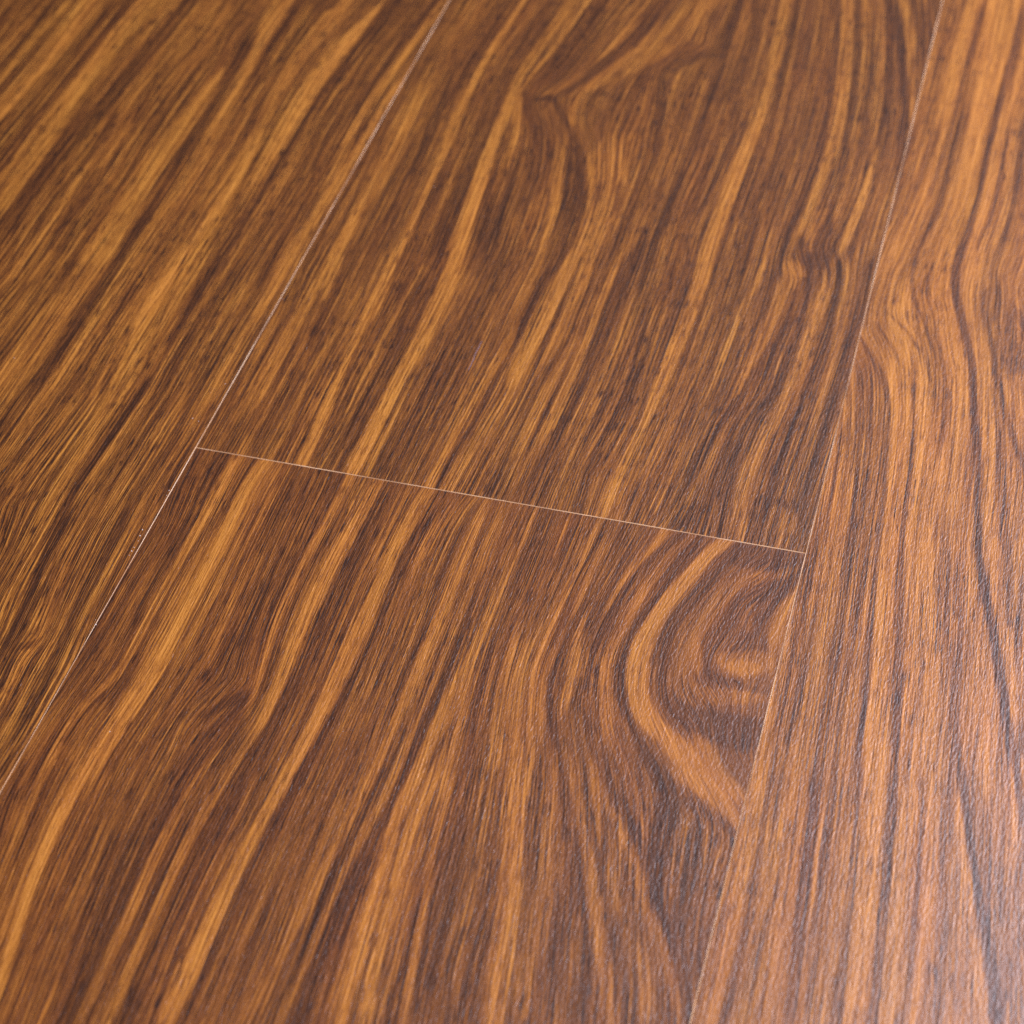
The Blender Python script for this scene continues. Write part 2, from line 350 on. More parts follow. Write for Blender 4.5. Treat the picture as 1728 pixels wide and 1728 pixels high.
R 2240,3325,14,10 2238,3066,14,10 2229,2835,14,10 2219,2612,13,10 2213,2452,11,10 2210,2295,10,10 2211,2145,9,10 2210,1998,10,10 2201,1834,12,10 2187,1647,14,10 2186,1527,15,10 2196,1434,15,10 2222,1319,14,10 2254,1200,13,10 2284,1075,12,10 2308,946,11,10 2324,832,11,10 2341,721,11,10 2356,613,13,10 2370,506,13,10 2382,402,11,10 2392,315,10,8 2405,194,10,7 2422,91,11,7 2441,5,12,7 2463,-81,12,7 2477,-140,12,7 2495,-217,12,7 2511,-292,13,7 2528,-372,13,7 2544,-450,13,7 2562,-538,13,7 2584,-634,13,7 2609,-733,12,12 2624,-804,11,12 2636,-870,10,12
R 2291,2368,16,65 2305,2120,13,65 2298,1877,12,65
R 2271,2467,5,28 2272,2312,7,28 2270,2065,8,28 2261,1897,8,28 2247,1770,7,28
R 2324,2533,13,17 2326,2377,15,17 2335,2178,16,17 2340,1985,16,17 2333,1851,14,17 2313,1613,12,35 2318,1536,13,32 2336,1444,15,30
L -853,838,15,60 -859,711,12,60
L -661,889,36,62 -678,727,40,62 -689,586,44,62 -697,441,48,62 -702,273,49,62 -703,145,48,62 -702,92,46,62
L -706,787,7,40 -707,585,6,40 -703,391,6,40
L -803,559,31,42 -806,397,28,42
L -517,748,10,25 -502,553,10,25
L -459,710,15,55 -454,591,15,55
L -461,101,18,62 -465,33,17,62 -473,-79,17,62 -483,-181,17,62 -492,-267,17,62
L -424,489,12,25 -415,388,14,25 -401,273,14,25 -389,198,12,25
L -519,389,19,35 -508,262,24,35
L -380,328,42,68 -376,175,36,68 -371,55,33,68 -364,-85,32,68 -359,-215,31,68 -356,-318,29,68 -353,-406,28,68
L -350,304,4,20 -343,210,5,20
L -340,919,20,60 -332,763,23,60 -325,599,25,60 -321,460,25,60 -318,353,23,60 -317,233,21,60
L -377,46,7,15 -378,-46,8,15 -377,-137,10,15 -374,-229,10,15 -371,-291,10,15 -364,-392,9,15 -361,-428,9,15 -348,-562,8,15 -341,-653,7,15 -336,-725,6,15
L -506,-64,14,25 -503,-178,17,25 -499,-270,20,25 -493,-353,22,25
L -248,801,5,50 -248,603,6,50
L -278,436,9,50 -273,316,9,50
L -241,159,11,62 -248,60,11,62 -253,-64,11,62 -258,-175,11,62 -262,-278,11,62
L -148,818,14,55 -153,680,13,55 -155,563,13,55 -156,427,12,55 -155,315,12,55
L -163,599,17,28 -167,482,14,28
L -101,516,12,25 -100,389,12,25 -102,276,12,25 -105,210,11,25
L -129,127,16,25 -130,-1,16,25 -132,-98,15,25 -134,-151,13,25
L -123,190,9,58 -133,34,11,58
L -142,-94,11,60 -148,-177,12,60 -157,-287,14,60 -170,-435,19,30 -176,-531,21,30
L -57,-21,13,58 -66,-121,13,58 -71,-216,13,58 -74,-313,13,58
L -87,-58,13,22 -91,-138,13,22 -94,-221,13,22 -94,-295,14,22 -92,-350,14,15 -87,-431,14,15 -84,-513,13,15 -83,-573,13,15 -81,-645,13,15 -79,-716,12,15 -74,-787,12,15 -66,-875,11,15 -61,-936,11,15 -56,-1008,11,15 -50,-1096,12,15 -45,-1165,13,15 -40,-1239,14,15 -33,-1344,14,15
L -17,-178,7,20 -15,-256,7,20
D 17,-23,18,22 21,-110,23,22 28,-203,29,22 45,-282,33,22 55,-331,35,27 59,-435,37,27 53,-538,35,27 49,-624,33,27 49,-702,32,27 49,-789,29,27 46,-866,24,27 40,-940,18,27 35,-990,14,27
D 145,-26,15,70 144,-100,15,70 143,-187,15,70 143,-285,16,74 142,-399,15,78 141,-501,14,78 140,-607,14,78 139,-703,13,78 139,-799,13,78 139,-884,13,78 136,-959,13,78 128,-1010,12,78 110,-1074,11,78 97,-1121,10,78 88,-1174,11,78 84,-1233,12,78 87,-1320,13,78 90,-1369,13,60 97,-1458,13,60 107,-1561,12,60 121,-1672,12,60 135,-1758,11,60
D 101,-38,18,25 99,-109,15,25 100,-196,12,25 102,-266,12,25 102,-314,13,15 99,-444,13,15 97,-574,12,15 98,-684,11,15 100,-764,10,15
U 10,957,15,55 17,803,14,55 22,674,13,55 24,565,12,55
U 170,1053,20,28 175,925,22,28 183,777,24,28 194,594,27,28 199,453,28,28 200,352,28,28 199,212,27,28 198,98,27,28
U 131,1042,12,60 143,877,15,60
U 244,921,7,50 244,757,7,50 229,520,7,50
U 340,715,10,25 341,518,9,25 347,376,7,25
U 387,1074,24,33 378,930,21,33
U 421,1083,12,58 411,968,11,58 404,868,10,58 399,729,10,58 397,597,10,58 397,484,9,58
U 372,359,19,32 382,207,20,32 375,93,20,32
U 395,287,7,50 386,133,7,50
U 643,1177,49,24 634,1001,51,24 626,810,53,24 621,664,52,24 617,514,50,24 615,344,47,24 613,197,42,24 610,66,35,24
U 554,1100,7,70 552,906,9,70 550,722,9,70 549,570,10,70 549,429,9,70 550,318,9,70 552,200,9,70 554,89,9,70 554,30,9,70
U 550,524,3,20 545,392,4,20 542,288,4,20 540,136,3,20
U 812,474,11,24 803,358,13,24 794,261,14,24 786,165,13,24 776,66,11,24
D 233,-18,21,85 226,-70,23,85 223,-142,26,85 225,-260,30,88 228,-368,31,92 230,-465,32,92 230,-556,33,92 231,-654,34,92 232,-754,36,92 232,-840,36,92 230,-924,35,92 225,-1012,33,92 218,-1095,31,92 211,-1173,30,92 204,-1249,28,92 199,-1324,27,92 194,-1397,25,92 190,-1477,23,92 190,-1562,22,92 194,-1632,22,92 203,-1701,21,92 216,-1776,20,92 229,-1846,19,92 240,-1915,18,92 251,-1980,17,92 265,-2059,16,92
D 318,-68,44,45 317,-175,35,45
D 371,-40,22,30 375,-158,34,30 380,-254,42,38 390,-383,46,38 398,-492,43,38 403,-582,40,30 409,-718,37,30 413,-843,37,30
D 472,-13,18,20 474,-100,17,20 474,-199,16,24 472,-340,15,27 470,-463,16,27 469,-578,18,27 469,-692,21,27
D 507,-19,15,72 507,-105,15,72 506,-185,15,72 502,-264,14,72 498,-356,14,72 496,-441,14,72 496,-535,14,72 499,-636,14,72 507,-733,14,72 515,-815,14,72 526,-915,12,72
D 560,-34,17,45 558,-147,15,45
D 597,-17,13,65 594,-96,14,65 590,-164,16,74 584,-249,19,82 579,-335,21,82 574,-422,22,82 572,-513,23,82 572,-596,22,82 574,-671,21,82 577,-752,19,82 582,-835,18,82 586,-910,16,82 588,-986,14,82 588,-1061,12,82 584,-1110,10,60 577,-1170,10,60 567,-1242,12,62 556,-1330,13,64 549,-1404,14,64 545,-1468,13,64 544,-1537,13,64 543,-1611,13,64 544,-1676,14,64 545,-1740,15,64 548,-1801,15,64 549,-1865,15,64 550,-1924,15,64 550,-1986,15,64 553,-2047,15,64 556,-2095,14,64
D 647,-25,19,20 643,-93,18,20 641,-152,18,18 639,-247,20,16 636,-337,21,16 632,-419,24,16 629,-500,26,16 629,-599,27,16 628,-675,27,16 628,-750,27,16 628,-829,26,16 628,-905,25,16 627,-975,24,16 624,-1054,24,16 621,-1127,24,16 618,-1194,24,16 611,-1321,22,20 606,-1402,22,20 601,-1483,23,20 596,-1571,23,20 593,-1648,22,20 591,-1723,21,20 590,-1786,20,20 592,-1871,19,20 594,-1936,19,20 598,-2026,19,20
D 754,-18,17,78 743,-87,18,78 739,-132,19,83 734,-223,19,88 731,-308,19,88 731,-394,20,88 732,-470,21,88 734,-547,23,88 736,-627,24,88 737,-696,23,88 737,-771,23,88 736,-847,21,88 735,-912,20,88 732,-990,19,88 728,-1059,18,88 723,-1140,18,88 718,-1205,17,84 713,-1288,17,80 707,-1358,17,80 701,-1424,16,82 695,-1491,16,85 692,-1562,17,85 692,-1646,20,85 692,-1720,21,85 692,-1797,23,85 693,-1872,24,85 694,-1956,24,85 694,-2028,23,85
D 686,-29,13,50 687,-116,13,50 687,-157,13,47 685,-257,13,47 681,-367,14,47 677,-473,15,47 675,-569,16,47 674,-664,17,47 674,-756,18,47 674,-847,18,47 674,-951,18,47 672,-1038,17,47 668,-1115,17,47
D 803,-27,13,30 796,-112,13,20 791,-189,12,10 787,-257,11,10 783,-341,9,10 782,-406,9,10 781,-470,8,10 782,-548,9,10 782,-616,9,10 782,-684,9,10 781,-752,10,10 780,-825,9,10 777,-900,9,10 774,-949,9,10 769,-1016,10,10 763,-1100,11,10 757,-1176,12,10 754,-1219,12,12 748,-1312,12,12 743,-1404,12,12 739,-1473,12,12 736,-1524,12,12 733,-1591,12,12 731,-1661,12,12 729,-1725,11,12 729,-1797,11,12 730,-1877,10,12 730,-1945,11,12 729,-2019,12,12
D 894,-17,29,50 874,-91,31,50 853,-204,35,42 841,-333,40,42 838,-464,45,42 838,-588,48,42 839,-712,49,42 836,-831,47,42 830,-940,43,42 821,-1041,38,42
U 755,1126,7,55 750,1024,9,55 744,879,11,55 741,795,11,52 737,652,11,50 732,477,11,50 728,355,10,50 719,183,9,50
U 1018,769,26,52 994,637,32,52 977,513,34,52 964,378,30,52 957,253,22,41 952,98,9,30
U 1052,1230,12,75 1051,1113,14,75 1052,986,15,75 1052,862,14,75 1051,760,14,75 1049,640,15,75 1045,529,16,75 1041,434,16,75 1036,356,16,75
U 963,649,9,28 947,495,13,28 928,310,18,50 919,197,20,50 912,73,22,50
U 1005,348,27,60 1000,235,26,60 996,124,22,60
U 1100,1297,37,16 1095,1153,33,16 1091,996,30,16 1088,860,29,16 1086,730,28,16 1084,610,26,16 1080,507,24,16 1077,402,23,16 1075,314,24,16 1073,203,25,16 1071,86,26,16
U 1157,971,12,55 1158,833,13,55 1157,724,13,55 1155,618,13,55 1152,510,13,55 1149,424,13,55 1147,330,13,55 1146,237,13,55 1146,148,12,55 1146,49,11,55
U 1219,988,10,22 1233,828,13,22 1241,670,15,22 1239,552,14,22 1231,445,13,22
U 1258,1356,10,50 1268,1234,10,50 1267,1043,7,50
U 1296,1348,20,20 1305,1184,21,20 1308,1040,20,20 1307,919,19,20 1303,785,16,20 1300,681,15,20 1298,578,14,20 1296,478,14,20
U 1356,1152,5,40 1350,937,4,40 1341,770,4,40 1335,675,3,40
U 1251,398,13,30 1241,320,12,30 1221,241,16,30
U 1262,476,13,45 1237,334,8,45
U 1363,541,11,60 1358,437,11,60 1353,332,11,60 1348,236,11,60 1343,158,11,60
U 1437,1367,29,42 1429,1174,30,42 1421,996,32,42 1414,788,32,42 1409,593,31,42 1403,406,29,42 1393,228,26,42
U 1536,1331,12,65 1526,1204,11,65 1515,1065,11,65 1505,912,11,65 1497,775,11,65 1489,660,11,65
U 1586,631,13,22 1562,527,12,22 1547,450,12,22 1533,345,12,22 1522,246,11,22 1513,139,11,22
U 1571,459,11,60 1559,352,11,60 1546,257,11,60 1529,174,10,60 1501,62,9,60 1489,15,8,60
U 1475,419,22,52 1462,291,18,52 1450,169,16,52 1442,85,15,52
U 1366,178,11,25 1361,78,11,25
U 1245,139,13,45 1248,48,13,45
U 1633,1419,34,60 1675,1394,17,60
U 1640,1349,31,66 1629,1202,24,66 1621,1091,20,66 1603,899,14,66 1589,776,11,66 1577,675,9,66
U 1679,1489,15,10 1690,1461,14,10 1698,1435,12,10 1710,1350,9,10 1716,1247,9,10 1718,1096,9,10 1713,975,10,10 1704,859,11,10 1698,746,12,10 1685,673,14,10 1663,604,21,20 1645,516,25,20 1636,422,25,20 1631,313,24,20 1635,205,21,20 1648,99,17,25 1653,31,15,25
U 1668,1064,14,25 1656,961,14,25 1655,854,16,25
U 1714,1485,46,17 1778,1475,25,17 1806,1375,15,17
U 1760,1293,24,68 1760,1172,26,68 1760,1038,27,68 1759,923,25,68 1756,801,23,68 1750,683,21,68 1742,569,19,68 1730,469,17,65 1720,380,17,62 1713,267,17,62 1711,168,16,62 1712,95,14,60 1713,19,11,60
U 1832,1489,15,62 1844,1325,17,62 1851,1158,17,62 1851,1011,16,62 1849,864,15,62 1848,746,14,62 1846,646,14,62 1842,517,14,62 1836,403,14,62 1829,285,13,62
U 1811,1289,7,18 1810,1121,8,18 1805,1001,9,18 1799,900,9,18 1791,794,9,18 1786,697,10,18 1782,581,11,18 1781,477,12,18 1780,352,12,18 1779,245,13,18 1778,116,13,25 1779,30,13,25
U 1911,763,7,40 1909,533,9,40
R 1961,1442,29,48 1945,1264,14,48 1951,1155,14,48
R 2032,1286,39,82 2055,1123,38,82 2081,926,37,82 2098,773,35,82 2115,587,32,82 2130,407,29,82
R 1977,899,38,33 1999,785,40,33 2017,675,40,33 2034,544,39,33 2047,422,36,33 2057,303,33,33 2070,127,27,32 2081,-24,25,32 2090,-165,25,32 2097,-290,25,32 2102,-411,24,32 2106,-530,22,32 2108,-646,20,32
R 1934,1067,7,15 1973,995,11,15 2010,921,11,15 2042,836,9,15 2062,755,7,15 2076,660,6,15 2084,579,6,15 2093,470,6,15 2104,329,6,15 2111,230,7,16 2119,106,8,17 2128,-26,9,17 2138,-140,8,17 2148,-245,8,17 2158,-366,7,17 2167,-484,7,17 2175,-600,8,17 2183,-712,8,17
R 1951,813,5,20 1975,663,6,20 1994,518,7,20 2011,376,8,20 2027,239,12,20 2033,179,13,17 2038,85,13,17 2042,-3,12,17 2050,-124,11,17 2058,-237,12,17 2066,-347,13,17 2072,-449,15,17 2077,-549,17,17 2083,-653,18,17 2091,-764,19,17 2097,-855,19,17 2103,-967,17,17 2108,-1071,16,17 2114,-1173,15,17 2122,-1271,15,17 2129,-1367,16,17 2137,-1460,16,17 2145,-1552,17,17 2152,-1641,18,17
R 1950,695,14,62 1963,585,17,62 1976,454,18,62 1985,334,20,62 1991,229,22,62 1994,168,24,64 1999,40,27,64 2006,-91,27,64 2012,-218,25,64 2018,-341,22,64 2023,-462,21,64 2026,-580,20,64 2026,-696,21,64 2025,-808,21,64 2026,-888,20,70 2033,-1039,18,70 2044,-1191,17,70 2058,-1337,16,70 2073,-1477,15,70
R 1944,542,13,35 1941,393,15,35 1940,272,16,35 1939,125,16,30 1940,-9,17,30 1941,-127,17,30
R 2019,1538,7,35 1998,1426,10,35 2002,1322,7,35
R 2015,1222,4,35 2062,1166,5,35 2091,1123,5,35 2137,1034,5,35 2167,949,5,35
R 1981,1146,6,30 2026,1074,6,30 2054,1008,5,30
R 2124,874,5,22 2138,783,6,22 2149,694,6,22 2157,613,7,22 2164,526,6,22 2170,433,6,22 2174,347,6,22 2178,278,6,22 2186,156,8,20 2197,25,10,20 2209,-83,11,20 2222,-194,12,20 2233,-291,13,20 2242,-375,13,20 2254,-479,13,20 2264,-576,13,20 2276,-687,12,20
R 2154,905,24,80 2186,681,25,80 2209,464,25,80
R 2182,873,4,40 2205,724,5,40 2213,613,3,40
R 2174,1097,4,45 2206,991,4,45
R 2259,777,6,45 2276,629,6,45 2290,449,6,45
R 2139,1340,25,55 2166,1322,19,55
R 2270,1366,30,50 2295,1270,37,50
R 2317,1439,29,25 2317,1301,24,25
R 2310,1132,19,75 2334,992,23,75 2358,841,24,75 2381,694,23,75 2408,516,18,75
R 2382,1335,17,26 2393,1171,24,26 2424,1056,39,26 2426,1179,14,26
R 2312,1300,7,15 2346,1156,8,15 2373,1035,9,15 2400,916,9,15 2426,814,10,15 2455,715,11,15 2483,631,10,15 2506,564,9,15
R 2430,938,17,65 2469,832,16,65
R 2420,667,9,30 2445,490,14,30 2465,353,16,30 2472,294,16,30 2489,169,15,30 2503,73,15,30 2519,-21,14,30 2539,-142,13,30
R 2385,1661,11,35 2372,1595,9,35
R 2414,1361,10,20 2440,1283,12,20
L -311,-437,13,60 -309,-547,18,60 -302,-664,20,60 -283,-778,20,60 -262,-845,20,55 -246,-905,17,55
L -436,-469,13,20 -415,-512,13,30 -392,-567,17,40
L -339,-526,13,62 -337,-660,11,62
L -231,-511,9,60 -229,-605,9,60 -220,-681,9,60
L -147,-577,17,32 -147,-688,21,32 -142,-764,21,32
L -140,-481,11,55 -129,-575,11,55 -113,-715,12,55 -106,-803,11,55 -102,-892,10,55
L -49,-436,13,62 -49,-531,12,62 -49,-636,12,62 -47,-742,11,62 -44,-829,11,62 -39,-900,11,62 -32,-972,10,62
L -176,-792,25,42 -173,-886,21,42
L -181,-825,11,58 -169,-872,11,58
L -135,-919,7,12 -148,-941,13,12 -159,-953,8,12
L -90,-1095,12,55 -78,-1174,10,55 -69,-1263,10,55
L -104,-991,10,28 -98,-1138,10,28 -103,-1215,12,28
L -13,-1015,8,60 -17,-1086,8,60 -22,-1186,8,60 -29,-1266,9,60 -41,-1346,11,60
D 27,-864,14,18 24,-963,14,18 21,-1042,13,18 16,-1123,12,18 12,-1179,12,18
D 29,-1249,12,42 27,-1331,11,42 23,-1426,13,27 36,-1527,14,27 60,-1609,12,27
D 306,-370,32,42 313,-537,39,42 319,-662,42,42 324,-784,43,42 325,-905,43,42 321,-1026,42,42 313,-1146,40,42 307,-1232,38,42
D 181,-437,13,68 179,-577,13,68 178,-731,12,68 177,-856,12,68
D 160,-292,6,25 161,-427,7,25 160,-560,8,25 160,-662,8,25 160,-787,8,25 161,-894,9,25 160,-982,11,25 159,-1035,12,25
D 262,-300,9,30 259,-470,8,30 258,-597,8,30 260,-731,8,30 263,-831,7,30 264,-937,6,30 259,-1025,6,30 250,-1129,6,30 244,-1213,8,30 243,-1287,13,30 247,-1371,19,47 254,-1479,25,47 262,-1609,28,47 269,-1724,28,47 279,-1828,28,47 291,-1945,28,47 302,-2037,28,47 313,-2123,29,47
D 134,-1059,10,30 120,-1099,9,30 108,-1144,10,30 99,-1196,9,30 91,-1250,9,30
D 146,-1132,15,58 135,-1210,19,58 133,-1289,19,58
D 507,-1008,11,22 496,-1064,21,22 480,-1132,29,22 461,-1202,34,22 448,-1252,35,22 432,-1331,35,24 421,-1417,36,24 414,-1507,39,24 411,-1605,41,24 411,-1696,42,24 414,-1771,42,24 421,-1863,40,24 430,-1956,36,24 437,-2043,32,24 440,-2113,28,24
D 504,-974,15,15 473,-1011,15,15 442,-1046,15,15 424,-1065,15,15
D 536,-324,10,35 526,-489,9,35 525,-612,8,35 531,-735,8,35 544,-869,8,35
D 714,-423,5,25 711,-491,6,25 707,-604,6,25 705,-705,6,25
D 870,-813,8,55 864,-932,8,55
D 808,-947,8,55 802,-1034,8,55
D 879,-671,6,30 876,-825,6,30 879,-974,6,30 885,-1081,6,30
D 941,-101,11,74 943,-288,12,74 944,-464,13,74 943,-543,14,74 941,-638,15,74 941,-716,15,74 941,-789,14,74 942,-882,13,74 942,-964,12,74 941,-1041,11,74 939,-1117,12,74 937,-1148,12,70 932,-1232,12,70 926,-1314,11,70 921,-1395,11,70 917,-1470,11,70 912,-1538,11,70 908,-1607,11,70 905,-1678,11,70
D 976,-262,9,25 981,-360,8,25 985,-454,8,25 988,-549,8,25 988,-630,8,25 987,-710,8,25 985,-807,8,25 984,-883,8,25 982,-963,8,25 979,-1033,8,25
D 998,-439,10,60 996,-552,10,60 994,-642,10,60 991,-752,10,60 990,-848,10,60 991,-957,10,60 993,-1063,10,60 992,-1152,10,62 988,-1223,10,62 980,-1331,10,62 972,-1421,10,62 968,-1496,9,62 966,-1575,10,62 964,-1676,10,62 963,-1755,10,62 961,-1825,11,62 959,-1900,10,62 957,-1968,10,62
D 1014,-370,6,14 1023,-508,9,14 1027,-606,10,14 1028,-692,11,14 1026,-784,12,14 1024,-879,12,14 1023,-977,12,14 1023,-1067,11,14 1022,-1119,11,15 1018,-1188,12,15 1013,-1265,12,15 1007,-1344,13,15 1002,-1424,14,15 999,-1491,15,15 996,-1557,17,15 994,-1630,18,15 993,-1698,20,15 991,-1767,21,15 991,-1833,21,15 994,-1914,21,15 998,-1966,21,15
D 1003,-92,13,55 1001,-222,11,55 1006,-307,11,55
D 1175,-594,12,66 1183,-684,15,66 1197,-799,16,66 1215,-909,17,66 1236,-1016,17,66 1255,-1109,16,52 1282,-1260,14,52 1299,-1386,12,52 1311,-1507,11,52 1321,-1627,11,52
D 1111,-908,12,62 1118,-993,12,62 1127,-1073,12,62 1131,-1104,11,72 1142,-1182,11,72 1154,-1281,10,72 1167,-1375,10,72 1178,-1458,9,72 1192,-1550,9,72 1206,-1647,9,72 1219,-1734,9,72 1231,-1815,9,72 1242,-1893,9,72
U 1570,85,17,25 1566,36,17,25
D 1213,-37,26,45 1213,-166,27,45 1212,-298,28,45 1211,-428,28,45 1208,-554,28,45
D 1135,-57,30,26 1134,-168,28,26 1131,-285,25,26 1127,-392,20,28 1123,-498,17,30 1123,-597,14,30 1129,-701,13,30 1141,-801,13,30 1159,-922,16,30 1173,-1007,20,30 1188,-1104,27,27 1202,-1209,31,27 1216,-1332,34,27 1230,-1455,34,27 1242,-1551,33,27 1254,-1645,32,27 1268,-1735,30,27 1282,-1824,29,27
D 1096,-81,9,60 1090,-232,9,60 1086,-354,11,74 1082,-490,13,74 1077,-601,15,74 1074,-696,18,74 1072,-771,21,74 1068,-856,22,74 1061,-934,23,74 1055,-1005,23,74 1051,-1083,23,74 1050,-1128,22,88 1048,-1202,21,88 1048,-1278,19,88 1050,-1355,18,88 1056,-1436,17,88 1063,-1513,16,88 1070,-1592,17,88 1076,-1667,18,88 1083,-1742,18,88 1089,-1815,18,88 1096,-1878,17,88 1102,-1939,16,88
D 1291,-57,13,68 1285,-147,15,68 1276,-262,16,68 1268,-355,15,68 1260,-447,18,68 1250,-575,26,68 1248,-667,36,68 1255,-724,43,66 1280,-834,49,66 1306,-968,41,66 1320,-1067,29,78 1350,-1218,19,78 1386,-1364,18,78 1421,-1504,17,78 1459,-1662,17,78
D 1312,-31,8,30 1300,-190,6,30 1280,-294,6,30
D 1408,-841,20,40 1437,-936,18,40 1467,-1032,15,58 1504,-1151,13,58 1549,-1295,11,58
D 1339,-337,6,18 1330,-439,8,18 1321,-526,8,18 1315,-605,8,18 1314,-668,8,18 1320,-724,8,18 1333,-785,8,18 1355,-850,9,18 1382,-922,9,18 1411,-997,11,18 1430,-1042,11,25 1467,-1134,14,25 1499,-1231,16,25 1524,-1327,20,25 1539,-1423,23,25 1549,-1519,23,25 1558,-1612,23,25 1573,-1725,23,25
D 1358,-33,17,28 1347,-141,15,28 1333,-245,12,28 1321,-316,10,28 1307,-398,8,28 1292,-489,8,28
D 1328,-136,10,66 1318,-284,8,66 1313,-395,8,66
D 1341,-438,10,70 1347,-531,13,70 1361,-606,15,70 1370,-693,17,70 1370,-753,16,70
D 1431,-34,12,26 1413,-145,12,26 1402,-218,12,26 1393,-287,11,26 1388,-366,10,26 1386,-464,8,26
D 1491,-18,14,74 1467,-115,14,74 1448,-187,14,74 1431,-259,13,74 1409,-371,11,74 1393,-478,11,74 1387,-553,12,74 1383,-648,14,74
D 1541,-19,14,18 1500,-99,13,18 1471,-168,12,18 1445,-258,12,18 1433,-320,12,18 1421,-391,14,18 1410,-465,15,18 1405,-534,14,18 1412,-592,11,18 1425,-631,10,18
D 1427,-628,8,2 1431,-645,7,2
D 1422,-680,5,20 1431,-707,3,20
D 1478,-249,12,50 1461,-331,12,50 1449,-435,14,50
D 1486,-324,10,74 1459,-487,14,74 1454,-555,17,74 1460,-640,19,74 1477,-725,19,74 1500,-806,18,74
D 1430,-795,8,30 1467,-870,11,30 1505,-941,12,30 1542,-1003,13,24 1583,-1064,13,24 1621,-1120,14,24 1662,-1180,13,24 1696,-1231,11,24
D 1541,-880,15,45 1580,-943,20,45 1626,-1027,25,45 1665,-1109,29,45
D 1540,-120,11,42 1509,-227,11,42
D 1671,-19,21,84 1643,-80,19,84 1617,-153,22,84 1586,-240,23,84 1562,-310,24,84 1547,-384,25,84 1534,-469,28,84 1533,-542,29,84 1544,-612,29,84 1558,-674,29,84 1584,-737,32,84 1625,-790,30,84 1679,-833,30,84 1726,-882,35,84
D 1592,-46,13,15 1560,-135,15,15 1541,-232,14,15 1523,-314,11,15 1507,-382,11,15 1491,-449,12,15 1484,-513,12,15 1485,-573,14,15 1496,-643,17,15 1518,-702,16,15 1545,-765,12,15 1578,-820,12,15 1615,-878,17,15 1646,-925,20,15 1675,-955,20,14 1719,-1020,25,12 1730,-1092,29,12 1730,-1171,28,12 1735,-1247,25,12 1743,-1305,17,12 1756,-1367,17,12 1782,-1434,17,12
D 1773,-847,30,68 1805,-897,29,68 1827,-931,28,70 1879,-978,26,70
D 1733,-63,42,20 1780,-51,48,20 1816,-61,46,20
D 1727,-31,24,17 1690,-114,23,17 1661,-194,21,17 1633,-273,19,17 1605,-350,18,17 1592,-416,20,17 1594,-484,21,17 1605,-560,19,17 1621,-634,16,17 1660,-700,26,17 1709,-733,36,17 1770,-752,51,17 1838,-763,59,17 1887,-761,60,17
D 1817,-134,20,55 1770,-165,18,55 1736,-220,13,55 1707,-298,16,55 1683,-374,17,55 1670,-439,15,55 1662,-503,16,55 1670,-567,17,55 1697,-614,14,55 1748,-641,26,55 1802,-639,28,55 1862,-623,23,55
D 1679,-461,13,66 1699,-541,15,66
D 1821,-210,23,20 1770,-262,19,20 1755,-342,21,20 1738,-415,15,20 1721,-481,12,20 1726,-546,12,20 1769,-577,17,20 1813,-583,16,20
D 1798,-318,17,45 1812,-352,13,45
D 1779,-496,30,66 1823,-503,50,66 1861,-481,41,66
D 1800,-515,23,78 1841,-510,26,78
U 1854,132,21,55 1850,49,21,55
D 1869,-61,55,20 1870,-158,37,20 1864,-202,24,17 1855,-238,20,20 1827,-352,22,23 1804,-398,18,23
D 1910,-225,20,70 1897,-318,23,70 1897,-374,23,70 1904,-433,18,50 1909,-492,12,50
R 1931,-245,8,66 1932,-364,9,66 1933,-504,11,66 1934,-616,11,66 1935,-691,12,66
R 1937,-180,11,22 1942,-280,12,22 1946,-391,13,22 1950,-500,14,22 1953,-599,14,22 1956,-704,14,22 1960,-800,13,22 1969,-948,12,20 1976,-1054,11,20 1984,-1181,11,20 1991,-1305,12,20 1995,-1402,12,20 1996,-1497,13,20 1997,-1581,14,20 1996,-1682,16,20
R 1958,159,9,40 1962,78,9,40
R 1988,-256,8,25 1989,-349,9,25 1991,-471,9,25 1993,-589,8,25 1996,-687,8,25
R 2114,-62,8,50 2121,-221,10,50 2129,-404,11,50 2135,-552,12,50 2140,-695,12,50
R 2142,180,24,82 2156,15,27,82 2171,-144,28,82 2182,-267,29,82 2193,-387,29,82 2206,-533,28,82 2216,-646,27,82 2227,-756,28,82 2238,-851,28,84 2254,-981,28,84 2267,-1107,27,84 2278,-1229,25,84 2287,-1349,24,84 2296,-1466,23,84 2306,-1578,23,84
R 2220,200,40,74 2233,68,35,74 2250,-91,31,74 2267,-245,28,74 2283,-394,27,74 2296,-538,26,74 2308,-679,26,74
R 2271,-86,6,35 2299,-299,6,35 2316,-445,6,35 2329,-559,6,35
R 2262,143,18,78 2289,-49,19,78 2314,-233,20,78 2336,-410,20,78 2356,-581,19,78 2371,-718,18,78 2382,-813,17,80 2397,-969,16,80 2411,-1120,15,80 2421,-1241,14,80 2429,-1360,14,80 2435,-1475,14,80 2439,-1579,14,80
R 2362,3,26,45 2387,-182,30,45 2405,-301,25,45
R 2308,237,9,35 2327,60,9,35 2346,-98,9,35 2372,-279,11,35 2394,-425,12,35
R 2398,-273,10,22 2409,-391,12,22 2420,-506,12,22 2430,-618,12,22 2437,-728,11,22 2442,-799,11,27 2459,-1005,10,27 2471,-1129,10,27 2481,-1250,11,27 2488,-1368,12,27 2493,-1460,12,27 2497,-1550,12,27
R 2370,205,13,68 2409,-17,14,68 2432,-140,15,68 2458,-288,16,68 2475,-404,17,68 2493,-545,16,68
R 2432,283,20,70 2455,161,19,70 2483,15,18,70 2509,-118,17,70 2544,-296,15,70 2572,-437,12,70
R 2557,22,13,35 2563,-168,12,35
R 2590,-548,18,25 2606,-629,18,25
